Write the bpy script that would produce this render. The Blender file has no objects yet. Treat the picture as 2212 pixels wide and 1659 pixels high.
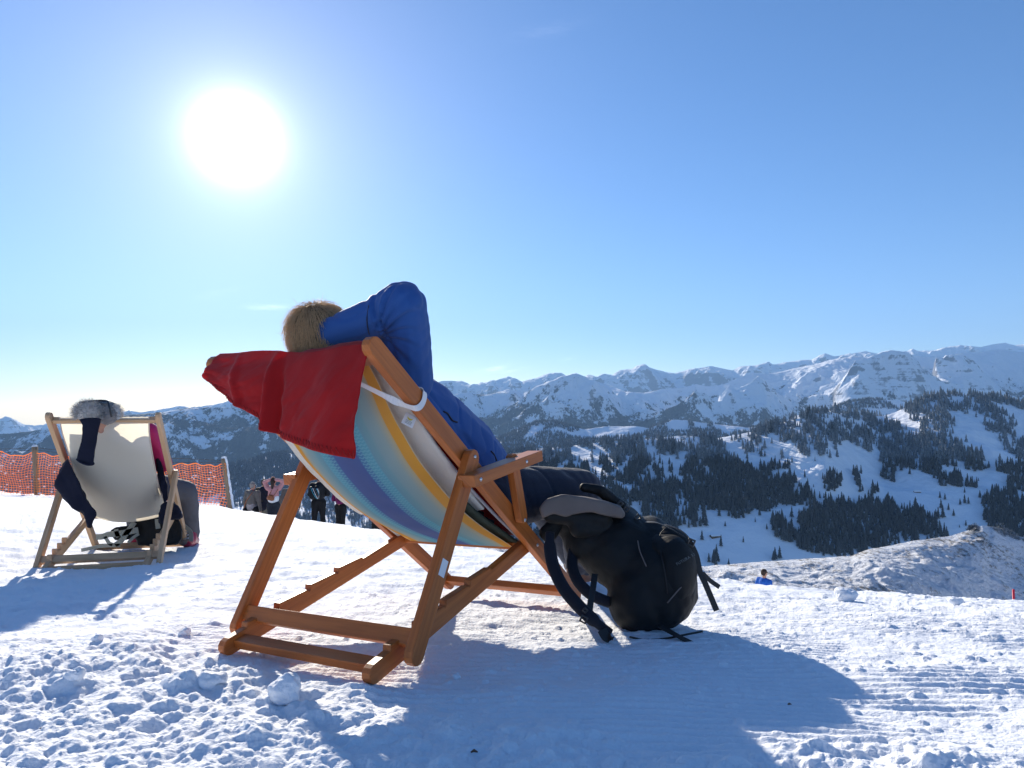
import bpy, bmesh, math, random
import numpy as np
from mathutils import Vector, Matrix
random.seed(7); rng = np.random.default_rng(7)
C = bpy.context.scene.collection
# ------------------------------------------------------------------ camera model (photo measured on a 2212 px wide copy)
F, CX, CY, HZ = 1475.0, 1106.0, 829.5, 880.0
PIT = math.atan((HZ-CY)/F); cp, sp = math.cos(PIT), math.sin(PIT)
def kz(v):                       # z/y of the ray through row v
    b = (CY-v)/F
    return (sp+b*cp)/(cp-b*sp)
def W(u, v, y):                  # point at world depth y seen at (u, v)
    a = (u-CX)/F; b = (CY-v)/F; d = cp-b*sp
    return Vector((a*y/d, y, (sp+b*cp)/d*y))
def vpix(y, z):                  # row of a point
    d = y*cp+z*sp
    return CY - F*(-y*sp+z*cp)/d
# ------------------------------------------------------------------ numpy noise
def _h(ix, iy, s):
    n = (ix.astype(np.int64)*374761393 + iy.astype(np.int64)*668265263 + s*1442695041) & 0xffffffff
    n = ((n ^ (n >> 13))*1274126177) & 0xffffffff
    return ((n ^ (n >> 16)) & 0xffffff)/float(0x1000000)
def pn(x, y, s=0):
    x0 = np.floor(x); y0 = np.floor(y); fx = x-x0; fy = y-y0
    u = fx*fx*fx*(fx*(fx*6-15)+10); w = fy*fy*fy*(fy*(fy*6-15)+10)
    def g(dx, dy):
        a = _h(x0+dx, y0+dy, s)*6.2831853
        return np.cos(a)*(fx-dx)+np.sin(a)*(fy-dy)
    a = g(0,0); b = g(1,0); c = g(0,1); d = g(1,1)
    return 1.5*((a+(b-a)*u) + ((c+(d-c)*u)-(a+(b-a)*u))*w)
def fbm(x, y, o=5, s=0, g=.5, l=2.03):
    r = 0; a = 1.; t = 0
    for i in range(o):
        r = r+a*pn(x, y, s+i*17); t += a; a *= g; x = x*l+3.1; y = y*l+1.7
    return r/t
def ridged(x, y, o=6, s=0, g=.5):
    r = 0; a = 1.; t = 0; w = 1.
    for i in range(o):
        n = 1-np.abs(pn(x, y, s+i*13))*1.6; n = np.clip(n, 0, 1)**2
        r = r+a*n*w; t += a; w = np.clip(n*1.6, 0, 1); a *= g; x = x*2.07+5.2; y = y*2.07+2.9
    return r/t
def bumps(x, y, cell, s, dens=.6, rmin=.25, rmax=.5, sharp=1.0):   # scattered rounded crumbs of snow
    gx = np.floor(x/cell); gy = np.floor(y/cell); r = np.zeros_like(x)
    for dx in (-1, 0, 1):
        for dy in (-1, 0, 1):
            cx = gx+dx; cy = gy+dy
            px = (cx+_h(cx, cy, s))*cell; py = (cy+_h(cx, cy, s+1))*cell
            rad = (rmin+(rmax-rmin)*_h(cx, cy, s+2)**2)*cell; on = _h(cx, cy, s+3) < dens
            ex = 1+.5*_h(cx, cy, s+4); th = _h(cx, cy, s+5)*3.14
            qx = (x-px)*np.cos(th)+(y-py)*np.sin(th); qy = (-(x-px)*np.sin(th)+(y-py)*np.cos(th))*ex
            d = (qx*qx+qy*qy)/(rad*rad)
            r = np.maximum(r, np.where(on & (d < 1), np.sqrt(np.clip(1-d, 0, 1))**sharp*rad, 0))
    return r
def sstep(a, b, x):
    t = np.clip((x-a)/(b-a), 0, 1); return t*t*(3-2*t)
# ------------------------------------------------------------------ mesh helpers
def put(o, parent=None, **kw):
    C.objects.link(o)
    if parent is not None: o.parent = parent
    for k, v in kw.items(): o[k] = v
    return o
def tag(o, label=None, cat=None, group=None, kind=None):
    for k, v in (('label', label), ('category', cat), ('group', group), ('kind', kind)):
        if v: o[k] = v
    return o
def empty(name, loc=(0,0,0), mw=None):
    o = bpy.data.objects.new(name, None); o.empty_display_size = .1; C.objects.link(o)
    if mw is not None: o.matrix_world = mw
    else: o.location = loc
    return o
def fast_mesh(name, V, Fc, smooth=True):          # V (n,3), Fc (m,k) array
    me = bpy.data.meshes.new(name); V = np.ascontiguousarray(V, dtype=np.float32); Fc = np.ascontiguousarray(Fc, dtype=np.int32)
    k = Fc.shape[1]
    me.vertices.add(len(V)); me.vertices.foreach_set('co', V.ravel())
    me.loops.add(Fc.size); me.loops.foreach_set('vertex_index', Fc.ravel())
    me.polygons.add(len(Fc)); me.polygons.foreach_set('loop_start', np.arange(len(Fc), dtype=np.int32)*k)
    me.polygons.foreach_set('loop_total', np.full(len(Fc), k, dtype=np.int32))
    me.polygons.foreach_set('use_smooth', np.full(len(Fc), smooth, dtype=bool))
    me.update(calc_edges=True); me.validate(); return me
def grid_faces(nr, nc):
    i = np.arange(nr-1)[:, None]*nc+np.arange(nc-1)[None, :]
    return np.stack([i, i+1, i+nc+1, i+nc], -1).reshape(-1, 4)
def sheet(name, X, Y, Z, mat, parent=None, uv=None, **kw):
    nr, nc = X.shape
    me = fast_mesh(name, np.stack([X, Y, Z], -1).reshape(-1, 3), grid_faces(nr, nc))
    if uv is not None:
        L = me.uv_layers.new(name='UVMap'); f = grid_faces(nr, nc).ravel()
        L.data.foreach_set('uv', np.stack([uv[0].ravel()[f], uv[1].ravel()[f]], -1).astype(np.float32).ravel())
    me.materials.append(mat); o = bpy.data.objects.new(name, me); return put(o, parent, **kw)
def mobj(name, V, Fs, mat, parent=None, smooth=True, loc=None):
    me = bpy.data.meshes.new(name); me.from_pydata([tuple(v) for v in V], [], Fs); me.update()
    if smooth: me.polygons.foreach_set('use_smooth', [True]*len(me.polygons))
    if mat: me.materials.append(mat)
    o = bpy.data.objects.new(name, me); put(o, parent)
    if loc is not None: o.location = loc
    return o
def bevel(o, w=.003, seg=2):
    m = o.modifiers.new('b', 'BEVEL'); m.width = w; m.segments = seg; m.limit_method = 'ANGLE'; m.angle_limit = .6
    return o
def tube_geo(pts, rad, n=8, flat=1.0, cap=True, up=(0,0,1)):
    pts = [Vector(p) for p in pts]; V = []; Fs = []; m = len(pts)
    if not hasattr(rad, '__len__'): rad = [rad]*m
    up = Vector(up)
    for i, p in enumerate(pts):
        t = (pts[min(i+1, m-1)]-pts[max(i-1, 0)]).normalized()
        a = t.cross(up)
        if a.length < 1e-4: a = t.cross(Vector((1, .1, 0)))
        a.normalize(); b = a.cross(t).normalized()
        for k in range(n):
            th = 2*math.pi*k/n
            V.append(p+a*(math.cos(th)*rad[i])+b*(math.sin(th)*rad[i]*flat))
    for i in range(m-1):
        for k in range(n):
            Fs.append((i*n+k, i*n+(k+1) % n, (i+1)*n+(k+1) % n, (i+1)*n+k))
    if cap: Fs.append(tuple(range(n))[::-1]); Fs.append(tuple((m-1)*n+k for k in range(n)))
    return V, Fs
def tube(name, pts, rad, mat, parent=None, n=8, flat=1.0, up=(0,0,1)):
    V, Fs = tube_geo(pts, rad, n, flat, True, up); return mobj(name, V, Fs, mat, parent)
def spline(pts, n):
    P = [np.array(p, float) for p in pts]; out = []
    for i in range(len(P)-1):
        a = P[max(i-1, 0)]; b = P[i]; c = P[i+1]; d = P[min(i+2, len(P)-1)]
        for k in range(n):
            t = k/n
            out.append(.5*((2*b)+(-a+c)*t+(2*a-5*b+4*c-d)*t*t+(-a+3*b-3*c+d)*t**3))
    out.append(P[-1]); return out
def strap(name, pts, w, th, mat, parent=None, side=(1,0,0), n=6):   # flat webbing with a real thickness
    P = [Vector(p) for p in spline(pts, n)]; V = []; Fs = []; side = Vector(side); m = len(P)
    for i, p in enumerate(P):
        t = (P[min(i+1, m-1)]-P[max(i-1, 0)]).normalized()
        nn = t.cross(side).normalized(); s = nn.cross(t).normalized()
        for sx, sn in ((-1,-1), (1,-1), (1,1), (-1,1)): V.append(p+s*(sx*w/2)+nn*(sn*th/2))
    for i in range(m-1):
        for k in range(4): Fs.append((i*4+k, i*4+(k+1) % 4, i*4+4+(k+1) % 4, i*4+4+k))
    Fs += [(3,2,1,0), tuple((m-1)*4+k for k in range(4))]
    return mobj(name, V, Fs, mat, parent, smooth=False)
def capsule(p0, r0, p1, r1, n=14, m=5, sq=(1,1,1)):
    p0 = Vector(p0); p1 = Vector(p1); ax = p1-p0
    if ax.length < 1e-5: ax = Vector((0,0,1e-4))
    t = ax.normalized(); a = t.orthogonal().normalized(); b = t.cross(a)
    V = []; Fs = []; rings = []
    for j in range(m+1):
        th = -math.pi/2+math.pi/2*j/m; rings.append((p0+t*(math.sin(th)*r0), max(math.cos(th)*r0, 1e-4)))
    for j in range(m+1):
        th = math.pi/2*j/m; rings.append((p1+t*(math.sin(th)*r1), max(math.cos(th)*r1, 1e-4)))
    for c, r in rings:
        for k in range(n):
            q = 2*math.pi*k/n; V.append(c+a*(math.cos(q)*r)+b*(math.sin(q)*r))
    for i in range(len(rings)-1):
        for k in range(n): Fs.append((i*n+k, i*n+(k+1) % n, (i+1)*n+(k+1) % n, (i+1)*n+k))
    Fs.append(tuple(range(n))[::-1]); Fs.append(tuple((len(rings)-1)*n+k for k in range(n)))
    return V, Fs
def ellipsoid(c, r, rot=None, n=18, m=12):
    V = []; Fs = []; R = rot if rot is not None else Matrix.Identity(3); c = Vector(c)
    for j in range(m+1):
        th = math.pi*j/m
        for k in range(n):
            q = 2*math.pi*k/n; s = max(math.sin(th), 1e-3)
            V.append(c+R @ Vector((r[0]*s*math.cos(q), r[1]*s*math.sin(q), r[2]*math.cos(th))))
    for j in range(m):
        for k in range(n): Fs.append((j*n+k, (j+1)*n+k, (j+1)*n+(k+1) % n, j*n+(k+1) % n))
    Fs.append(tuple(range(n))); Fs.append(tuple(m*n+k for k in range(n))[::-1])
    return V, Fs
def merge(parts):
    V = []; Fs = []
    for v, f in parts:
        o = len(V); V += list(v); Fs += [tuple(i+o for i in q) for q in f]
    return V, Fs
def blob(name, parts, vox, mat, parent=None, smooth=4, disp=None, M=None):
    """union of closed shapes as one continuous skin"""
    V, Fs = merge(parts)
    if M is not None: V = [M @ Vector(v) for v in V]
    me = bpy.data.meshes.new(name); me.from_pydata([tuple(v) for v in V], [], Fs); me.update()
    bm = bmesh.new(); bm.from_mesh(me); bmesh.ops.recalc_face_normals(bm, faces=bm.faces); bm.to_mesh(me); bm.free()
    t = bpy.data.objects.new(name, me); C.objects.link(t)
    r = t.modifiers.new('r', 'REMESH'); r.mode = 'VOXEL'; r.voxel_size = vox; r.adaptivity = 0
    if smooth:
        s = t.modifiers.new('s', 'SMOOTH'); s.factor = .6; s.iterations = smooth
    dg = bpy.context.evaluated_depsgraph_get(); dg.update()
    m2 = bpy.data.meshes.new_from_object(t.evaluated_get(dg)); bpy.data.objects.remove(t); bpy.data.meshes.remove(me)
    m2.name = name; n = len(m2.vertices)
    if disp is not None:
        co = np.empty(n*3, np.float32); m2.vertices.foreach_get('co', co); co = co.reshape(-1, 3)
        no = np.empty(n*3, np.float32); m2.vertices.foreach_get('normal', no); no = no.reshape(-1, 3)
        co = co+no*disp(co, no)[:, None]; m2.vertices.foreach_set('co', co.astype(np.float32).ravel()); m2.update()
    m2.polygons.foreach_set('use_smooth', [True]*len(m2.polygons)); m2.materials.clear(); m2.materials.append(mat)
    o = bpy.data.objects.new(name, m2); return put(o, parent)
def n3(co, sc, s=0):                              # cheap 3-D noise from three 2-D slices
    x, y, z = (co*sc).T.astype(np.float64)
    return (pn(x+z*.37, y+z*.61, s)+pn(y+x*.41, z+x*.3, s+5)+pn(z+y*.52, x+y*.23, s+9))/2
def pix_slab(name, poly, y, th, vox, mat, parent=None, smooth=5, disp=None, yfun=None):
    """soft cloth bundle: an outline at real distance y with real thickness"""
    f = (lambda u, v: y) if yfun is None else yfun
    a = [W(u, v, f(u, v)-th/2) for u, v in poly]; b = [W(u, v, f(u, v)+th/2) for u, v in poly]; n = len(poly)
    V = a+b; Fs = [tuple(range(n)), tuple(range(2*n-1, n-1, -1))]+[(i, i+n, (i+1) % n+n, (i+1) % n) for i in range(n)]
    bm = bmesh.new(); vs = [bm.verts.new(v) for v in V]
    for q in Fs: bm.faces.new([vs[i] for i in q])
    bmesh.ops.recalc_face_normals(bm, faces=bm.faces); bmesh.ops.triangulate(bm, faces=bm.faces)
    bm.verts.index_update(); G = [v.co.copy() for v in bm.verts], [tuple(v.index for v in f_.verts) for f_ in bm.faces]; bm.free()
    return blob(name, [G], vox, mat, parent, smooth, disp)
# ------------------------------------------------------------------ materials
def nm(name):
    m = bpy.data.materials.new(name); m.use_nodes = True; nt = m.node_tree
    b = nt.nodes['Principled BSDF']; return m, nt, b
def nd(nt, t, **kw):
    n = nt.nodes.new(t)
    for k, v in kw.items():
        if k in n.inputs: n.inputs[k].default_value = v
        else: setattr(n, k, v)
    return n
def mth(nt, op, a, b=None, clamp=False):
    n = nt.nodes.new('ShaderNodeMath'); n.operation = op; n.use_clamp = clamp
    for i, x in enumerate((a, b)):
        if x is None: continue
        if isinstance(x, (int, float)): n.inputs[i].default_value = x
        else: nt.links.new(x, n.inputs[i])
    return n.outputs[0]
def mixc(nt, f, a, b):
    n = nt.nodes.new('ShaderNodeMix'); n.data_type = 'RGBA'
    for s, x in ((0, f), (6, a), (7, b)):
        if hasattr(x, 'links'): nt.links.new(x, n.inputs[s])
        elif isinstance(x, (int, float)): n.inputs[s].default_value = x
        else: n.inputs[s].default_value = (*x, 1)
    return n.outputs[2]
def ramp(nt, f, stops, interp='LINEAR'):
    n = nt.nodes.new('ShaderNodeValToRGB'); cr = n.color_ramp; cr.interpolation = interp
    while len(cr.elements) < len(stops): cr.elements.new(.5)
    for e, (p, c) in zip(cr.elements, stops): e.position = p; e.color = (*c, 1) if len(c) == 3 else c
    nt.links.new(f, n.inputs[0]); return n.outputs[0]
def noise(nt, vec, scale, detail=4, rough=.5, out=0):
    n = nt.nodes.new('ShaderNodeTexNoise'); n.inputs['Scale'].default_value = scale; n.inputs['Detail'].default_value = detail
    n.inputs['Roughness'].default_value = rough
    if vec is not None: nt.links.new(vec, n.inputs['Vector'])
    return n.outputs[out]
def mapping(nt, vec, scale=(1,1,1), rot=(0,0,0), loc=(0,0,0)):
    n = nt.nodes.new('ShaderNodeMapping'); n.inputs['Scale'].default_value = scale; n.inputs['Rotation'].default_value = rot
    n.inputs['Location'].default_value = loc; nt.links.new(vec, n.inputs[0]); return n.outputs[0]
def bump(nt, b, h, dist=.01, st=.5):
    n = nt.nodes.new('ShaderNodeBump'); n.inputs['Distance'].default_value = dist; n.inputs['Strength'].default_value = st
    nt.links.new(h, n.inputs['Height']); nt.links.new(n.outputs[0], b.inputs['Normal']); return n
def objc(nt): return nt.nodes.new('ShaderNodeTexCoord').outputs['Object']
def uvc(nt): return nt.nodes.new('ShaderNodeTexCoord').outputs['UV']
def geo(nt): return nt.nodes.new('ShaderNodeNewGeometry')
def cloth(name, col, var=.12, rough=.85, sheen=.0, weave=600, bs=.25, transl=0, fold=0):
    m, nt, b = nm(name); oc = objc(nt)
    f = noise(nt, oc, 9, 4); c2 = tuple(x*(1-var*2) for x in col); c1 = tuple(min(1, x*(1+var)) for x in col)
    nt.links.new(mixc(nt, f, c2, c1), b.inputs['Base Color']); b.inputs['Roughness'].default_value = rough
    b.inputs['Sheen Weight'].default_value = sheen; b.inputs['Specular IOR Level'].default_value = .25
    h = noise(nt, oc, weave, 2)
    if fold:
        h2 = noise(nt, mapping(nt, oc, (1, 2.2, .7)), fold, 5, .6); h = mth(nt, 'ADD', mth(nt, 'MULTIPLY', h2, 6), h)
    bump(nt, b, h, .002, bs)
    if transl:
        t = nd(nt, 'ShaderNodeBsdfTranslucent'); t.inputs[0].default_value = (*col, 1)
        mx = nt.nodes.new('ShaderNodeMixShader'); mx.inputs[0].default_value = transl
        nt.links.new(b.outputs[0], mx.inputs[1]); nt.links.new(t.outputs[0], mx.inputs[2])
        nt.links.new(mx.outputs[0], nt.nodes['Material Output'].inputs[0])
    return m
def plain(name, col, rough=.5, metal=0, coat=0, var=.0):
    m, nt, b = nm(name); b.inputs['Roughness'].default_value = rough; b.inputs['Metallic'].default_value = metal
    f = noise(nt, objc(nt), 30, 3)
    nt.links.new(mixc(nt, f, tuple(x*(1-var) for x in col), col), b.inputs['Base Color'])
    return m
def wood(name, c1, c2, rough=.45):
    m, nt, b = nm(name); uv = uvc(nt)
    g = noise(nt, mapping(nt, uv, (2.2, 55, 1)), 1.6, 6, .6); g2 = noise(nt, mapping(nt, uv, (1.2, 7, 1)), 2.0, 3)
    k = mth(nt, 'ADD', mth(nt, 'MULTIPLY', g, .65), mth(nt, 'MULTIPLY', g2, .5))
    col = ramp(nt, k, [(.32, c1), (.72, c2)])
    kn = noise(nt, mapping(nt, uv, (3.1, 16, 1)), 1.3, 1); kd = ramp(nt, kn, [(.70, (0,0,0)), (.80, (1,1,1))])
    col = mixc(nt, mth(nt, 'MULTIPLY', kd, .5), col, tuple(x*.35 for x in c1))
    nt.links.new(col, b.inputs['Base Color']); b.inputs['Roughness'].default_value = rough
    b.inputs['Specular IOR Level'].default_value = .4; bump(nt, b, g, .001, .35)
    return m
SNOW = (.86, .885, .93)
def snow_mat():
    m, nt, b = nm('snow'); g = geo(nt); pos = g.outputs['Position']
    n1 = noise(nt, pos, 9, 5, .65); n2 = noise(nt, pos, 120, 3, .6)
    n3_ = noise(nt, pos, .5, 3)
    nt.links.new(mixc(nt, n3_, (.80, .83, .88), (.90, .915, .94)), b.inputs['Base Color'])
    b.inputs['Roughness'].default_value = .8; b.inputs['Specular IOR Level'].default_value = .12
    b.inputs['Subsurface Weight'].default_value = 0
    bump(nt, b, mth(nt, 'ADD', n1, mth(nt, 'MULTIPLY', n2, .35)), .02, .55)
    return m
def ridge_mat():                 # wind-blown snow with tufts of dead grass and stones showing through
    m, nt, b = nm('patchy_snow'); g = geo(nt); pos = g.outputs['Position']
    big = noise(nt, pos, .12, 4, .6); fine = noise(nt, mapping(nt, pos, (1, .45, 1.6)), 3.2, 6, .75); mid = noise(nt, pos, .7, 5, .7)
    sx = nt.nodes.new('ShaderNodeSeparateXYZ'); nt.links.new(g.outputs['Normal'], sx.inputs[0])
    k = mth(nt, 'ADD', mth(nt, 'MULTIPLY', fine, .6), mth(nt, 'MULTIPLY', mid, .35))
    k = mth(nt, 'ADD', k, mth(nt, 'MULTIPLY', big, .35))
    f = ramp(nt, k, [(.665, (0,0,0)), (.76, (1,1,1))])
    gc = mixc(nt, noise(nt, pos, 5, 3), (.05, .045, .03), (.20, .15, .09))
    nt.links.new(mixc(nt, mth(nt, 'MULTIPLY', f, .85), (.84, .86, .9), gc), b.inputs['Base Color'])
    b.inputs['Roughness'].default_value = .8; bump(nt, b, mth(nt, 'ADD', fine, mid), .5, .8)
    return m
def mountain_mat(name, scale, tree_lo, tree_hi, rock=.5, forest=.5):
    """snow on gentle ground, bare rock on the steepest, dark forest on the lower slopes"""
    m, nt, b = nm(name); g = geo(nt); pos = g.outputs['Position']
    sx = nt.nodes.new('ShaderNodeSeparateXYZ'); nt.links.new(g.outputs['Normal'], sx.inputs[0]); nz = sx.outputs[2]
    px = nt.nodes.new('ShaderNodeSeparateXYZ'); nt.links.new(pos, px.inputs[0]); z = px.outputs[2]
    a = noise(nt, pos, 1/scale, 7, .62); c = noise(nt, mapping(nt, pos, (1, 1, .35)), 6/scale, 5, .7)
    strat = noise(nt, mapping(nt, pos, (.15, .15, 2.5)), 9/scale, 4, .6)
    st = mth(nt, 'SUBTRACT', 1.0, nz)                       # 0 flat .. 1 wall
    rk = mth(nt, 'ADD', mth(nt, 'ADD', st, mth(nt, 'MULTIPLY', mth(nt, 'SUBTRACT', c, .5), .7)), mth(nt, 'MULTIPLY', mth(nt, 'SUBTRACT', strat, .5), .6))
    rkf = ramp(nt, rk, [(rock, (0,0,0)), (rock+.09, (1,1,1))])
    al = nd(nt, 'ShaderNodeMapRange'); al.inputs[1].default_value = tree_lo; al.inputs[2].default_value = tree_hi
    al.inputs[3].default_value = 1; al.inputs[4].default_value = 0; nt.links.new(z, al.inputs[0])
    tr = mth(nt, 'ADD', mth(nt, 'MULTIPLY', al.outputs[0], .62), mth(nt, 'MULTIPLY', mth(nt, 'SUBTRACT', a, .5), 1.1))
    tr = mth(nt, 'ADD', tr, mth(nt, 'MULTIPLY', mth(nt, 'SUBTRACT', c, .5), 1.0))
    fine = noise(nt, mapping(nt, pos, (1, .5, .4), (0, .5, .35)), 38/scale, 4, .75)
    tr = mth(nt, 'ADD', tr, mth(nt, 'MULTIPLY', mth(nt, 'SUBTRACT', fine, .5), .55))
    tf = ramp(nt, tr, [(forest, (0,0,0)), (forest+.06, (1,1,1))])
    col = mixc(nt, mth(nt, 'MULTIPLY', rkf, .8), (.84, .87, .92), (.10, .11, .14))
    tc = mixc(nt, noise(nt, pos, 40/scale, 3, .8), (.010, .015, .02), (.075, .09, .11))
    col = mixc(nt, tf, col, tc)
    nt.links.new(col, b.inputs['Base Color']); b.inputs['Roughness'].default_value = .9; b.inputs['Specular IOR Level'].default_value = .1
    bump(nt, b, mth(nt, 'ADD', c, mth(nt, 'MULTIPLY', tf, noise(nt, pos, 60/scale, 2))), scale*.03, .7)
    return m
def conifer_mat(name, frost):
    m, nt, b = nm(name); g = geo(nt); pos = g.outputs['Position']
    sx = nt.nodes.new('ShaderNodeSeparateXYZ'); nt.links.new(g.outputs['Normal'], sx.inputs[0])
    n = noise(nt, pos, .35, 4, .7)
    f = mth(nt, 'MULTIPLY', mth(nt, 'ADD', mth(nt, 'MULTIPLY', sx.outputs[2], .5), mth(nt, 'SUBTRACT', n, .3)), frost, True)
    base = mixc(nt, noise(nt, pos, .05, 2), (.006, .010, .014), (.015, .023, .028))
    nt.links.new(mixc(nt, f, base, (.62, .68, .75)), b.inputs['Base Color']); b.inputs['Roughness'].default_value = .95
    b.inputs['Specular IOR Level'].default_value = .05
    return m
M_snow = snow_mat(); M_ridge = ridge_mat()
M_wood = wood('teak_wood', (.27, .065, .012), (.56, .165, .034)); M_wood2 = wood('pale_beech', (.44, .26, .13), (.68, .43, .25), .55)
M_steel = plain('zinc_bolt', (.6, .6, .62), .3, 1); M_white = plain('white_plastic', (.8, .8, .78), .5)
# ================================================================== SETTING
def I(u, pts):
    p = np.array(pts, float); return np.interp(u, p[:, 0], p[:, 1])
def ground0(x, y):               # the smooth piste (before crumbs), valid up to its far edge
    u = CX+F*x/np.maximum(y, .3); yc = I(u, YC); kc = -kz_np(I(u, VC))
    y_ = np.maximum(y, .01); k = .548/y_+.0841
    w = np.clip((y_-1.9)/(yc-1.9), 0, 1.0)**1.6; dl = kc-(.548/yc+.0841)
    z = -(k*y_)+.0046*x*np.clip(1-y_/4, 0, 1) - dl*w*y_
    z -= .085*np.exp(-(((x+2.65)/1.1)**2+((y-4.6)/1.3)**2))
    over = np.clip(y-yc, 0, None)
    tgt = -kc*yc; lf = 1-sstep(850, 1150, u)
    bey = tgt - kc*1.12*over - (.012-.004*lf)*over**2
    flo = -.192*y-.02*np.clip(y-25, 0, None)**2
    bey = bey*(1-lf)+np.maximum(bey, flo)*lf
    return np.where(y > yc, bey, z)
def kz_np(v):
    b = (CY-v)/F; return (sp+b*cp)/(cp-b*sp)
YC = [(-400,17),(0,17),(80,16.5),(500,14),(640,12),(818,9.5),(1000,7),(1300,5.4),(1530,4.8),(2212,4.4),(2700,4.4)]
VC = [(-400,1050),(0,1063),(30,1067),(150,1073),(250,1078),(415,1087),(500,1101),(560,1110),(640,1122),(700,1133),(760,1140),(818,1146),(900,1166),(1000,1188),(1100,1197),(1170,1202),(1300,1224),(1530,1257),(1650,1272),(1850,1288),(2000,1300),(2212,1318),(2700,1350)]
VCH = [(-400,1330),(0,1395),(250,1365),(400,1385),(560,1440),(760,1478),(900,1525),(1200,1560),(1500,1625),(1700,1585),(1950,1580),(2212,1635),(2700,1600)]
FEET = [(-.36,1.70),(-.84,1.97),(.255,2.73),(-.27,3.03),(-2.23,4.16),(-2.76,4.02),(-2.47,5.23),(-3.06,5.07),(-2.85,4.10),(-2.19,4.27)]
def detail(x, y, z):
    u = CX+F*x/np.maximum(y, .3); v = CY-(0)+F*(-z)/np.maximum(y, .3)+ (HZ-CY)
    near = sstep(9, 3.0, y); d = .017*fbm(x/.55, y/.4, 5, 3)*(1+y*.12)+.010*fbm(x/.14, y/.10, 4, 13)*sstep(1.2, 3, y)*sstep(14, 5, y)*(1+y*.1)
    tracks = fbm(x/1.3+y*.25, y/.22, 4, 77); d += .020*tracks*sstep(2.2, 5, y)*(1+y*.10)
    ch = sstep(-25, 45, v-I(u, VCH)+14*fbm(x/.12, y/.12, 3, 9))
    ch = np.where(y > 3.2, 0, ch)
    ch = np.maximum(ch, .55*np.exp(-(((x+4.6)/1.6)**2+((y-7.2)/1.0)**2)))
    # groomer corduroy
    wv = y+.085*x+.010*fbm(x/.5, y/.5, 3, 21); cm = sstep(-.12, .12, fbm(x/.7, y/.45, 3, 31)+.18*np.sign(x+.4)*np.minimum(1, np.abs(x+.4)))
    d += .0036*np.sin(wv/.036*2*np.pi)*cm*(1-ch)*sstep(5.5, 2.5, y)
    cr = bumps(x, y, .035, 41, .45, .2, .5); d += .55*cr*(1-.4*cm)*near*(.5+.5*sstep(-.2, .3, fbm(x/.3, y/.3, 2, 5)))
    cr = bumps(x, y, .09, 45, .16, .10, .35); d += .22*cr*near
    # kicked-up, lumpy snow
    lump = .42*bumps(x, y, .15, 51, .40, .2, .5, .9)+.5*bumps(x, y, .016, 61, .6, .3, .55)+.62*bumps(x+.01, y, .07, 55, .7, .3, .55)+.6*bumps(x, y+.02, .032, 59, .7, .3, .55)
    hol = fbm(x/.16, y/.16, 3, 63)
    d += ch*(lump*.42+.024*hol+.02*fbm(x/.5, y/.5, 2, 64)+.004)
    d += .006*fbm(x/.05, y/.05, 3, 71)*(near*.5+.9*ch)+ch*.012*(.5-np.abs(fbm(x/.09, y/.07, 3, 75)))
    # crumbly rim where the piste breaks away
    for fx, fy in FEET: d += .016*np.exp(-(((x-fx)/.05)**2+((y-fy)/.05)**2))*(.7+.6*fbm(x/.03, y/.03, 2, 88))
    yc = I(u, YC); rim = np.exp(-((y-yc)/(.10*yc))**2)
    d += rim*(.028*np.clip(fbm(x/.35, y/.35, 3, 81)+.1, 0, 1)+bumps(x, y, .16, 83, .35, .15, .4)*.6)*np.where(u > 950, .55, .6)
    return d
def ground_z(x, y):
    x = np.atleast_1d(np.array(x, float)); y = np.atleast_1d(np.array(y, float)); z = ground0(x, y); return float((z+detail(x, y, z))[0])
# piste in front of the camera: rows spaced by their look from the camera height, columns fanned
ys = [-9.0, -5.0, -3.0, -1.5, -.5, .2, .6, .85]; y = 1.0
while y < 60: ys.append(y); y += max(.0028*y*y/1.3, .004) if y < 6 else .0036*y*y/ (1.0+.25*(y-6)) + .004*y
ys = np.array(ys)
us = np.concatenate([np.arange(-5200, -700, 60), np.arange(-700, -60, 6), np.arange(-60, 2290, 1.9), np.arange(2290, 2900, 6), np.arange(2900, 6500, 60)])
YY, UU = np.meshgrid(ys, us, indexing='ij')
fan = np.maximum(YY, .9); XX = (UU-CX)/F*fan*np.where(YY < .9, 1+(.9-YY)*.6, 1)
ZZ = ground0(XX, np.maximum(YY, .9)) + np.where(YY < .9, (.9-YY)*.0841, 0); ZZ = ZZ+detail(XX, np.maximum(YY, .9), ZZ)
o = sheet('snow_slope', XX, YY, ZZ, M_snow); o['kind'] = 'structure'
# wind-scoured ridge beyond the edge
RC = [(850,1215),(950,1188),(1000,1174),(1100,1172),(1200,1184),(1400,1211),(1519,1223),(1691,1210),(1834,1200),(1870,1186),(1977,1167),(2049,1157),(2117,1136),(2142,1139),(2174,1152),(2212,1163),(2400,1190),(2900,1230)]
RY0 = [(800,24),(1519,24),(1800,30),(2130,50),(2900,52)]; RY1 = [(800,34),(1200,36),(1519,50),(2130,66),(2900,70)]
u = np.linspace(800, 2900, 900); t = np.concatenate([np.linspace(-.25, 1, 330), np.linspace(1.004, 1.6, 50)])
T, U = np.meshgrid(t, u, indexing='ij'); y0 = I(U, RY0); y1 = I(U, RY1); Y = y0+(y1-y0)*T; X = (U-CX)/F*Y
z1 = kz_np(I(U, RC))*y1; z0 = -.335*y0; tt = np.clip(T, -.3, 1)
Z = z0+(z1-z0)*(tt*(1.25-.25*tt)); Z = np.where(T > 1, z1-(T-1)*(y1-y0)*.75-(T-1)**2*20, Z)
dz = .55*fbm(X/6, Y/4, 5, 101)+.22*fbm(X/1.3, Y/1.0, 4, 103)+.5*(ridged(X/5+.3*Y/5, Y/9, 4, 105)-.4)
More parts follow.
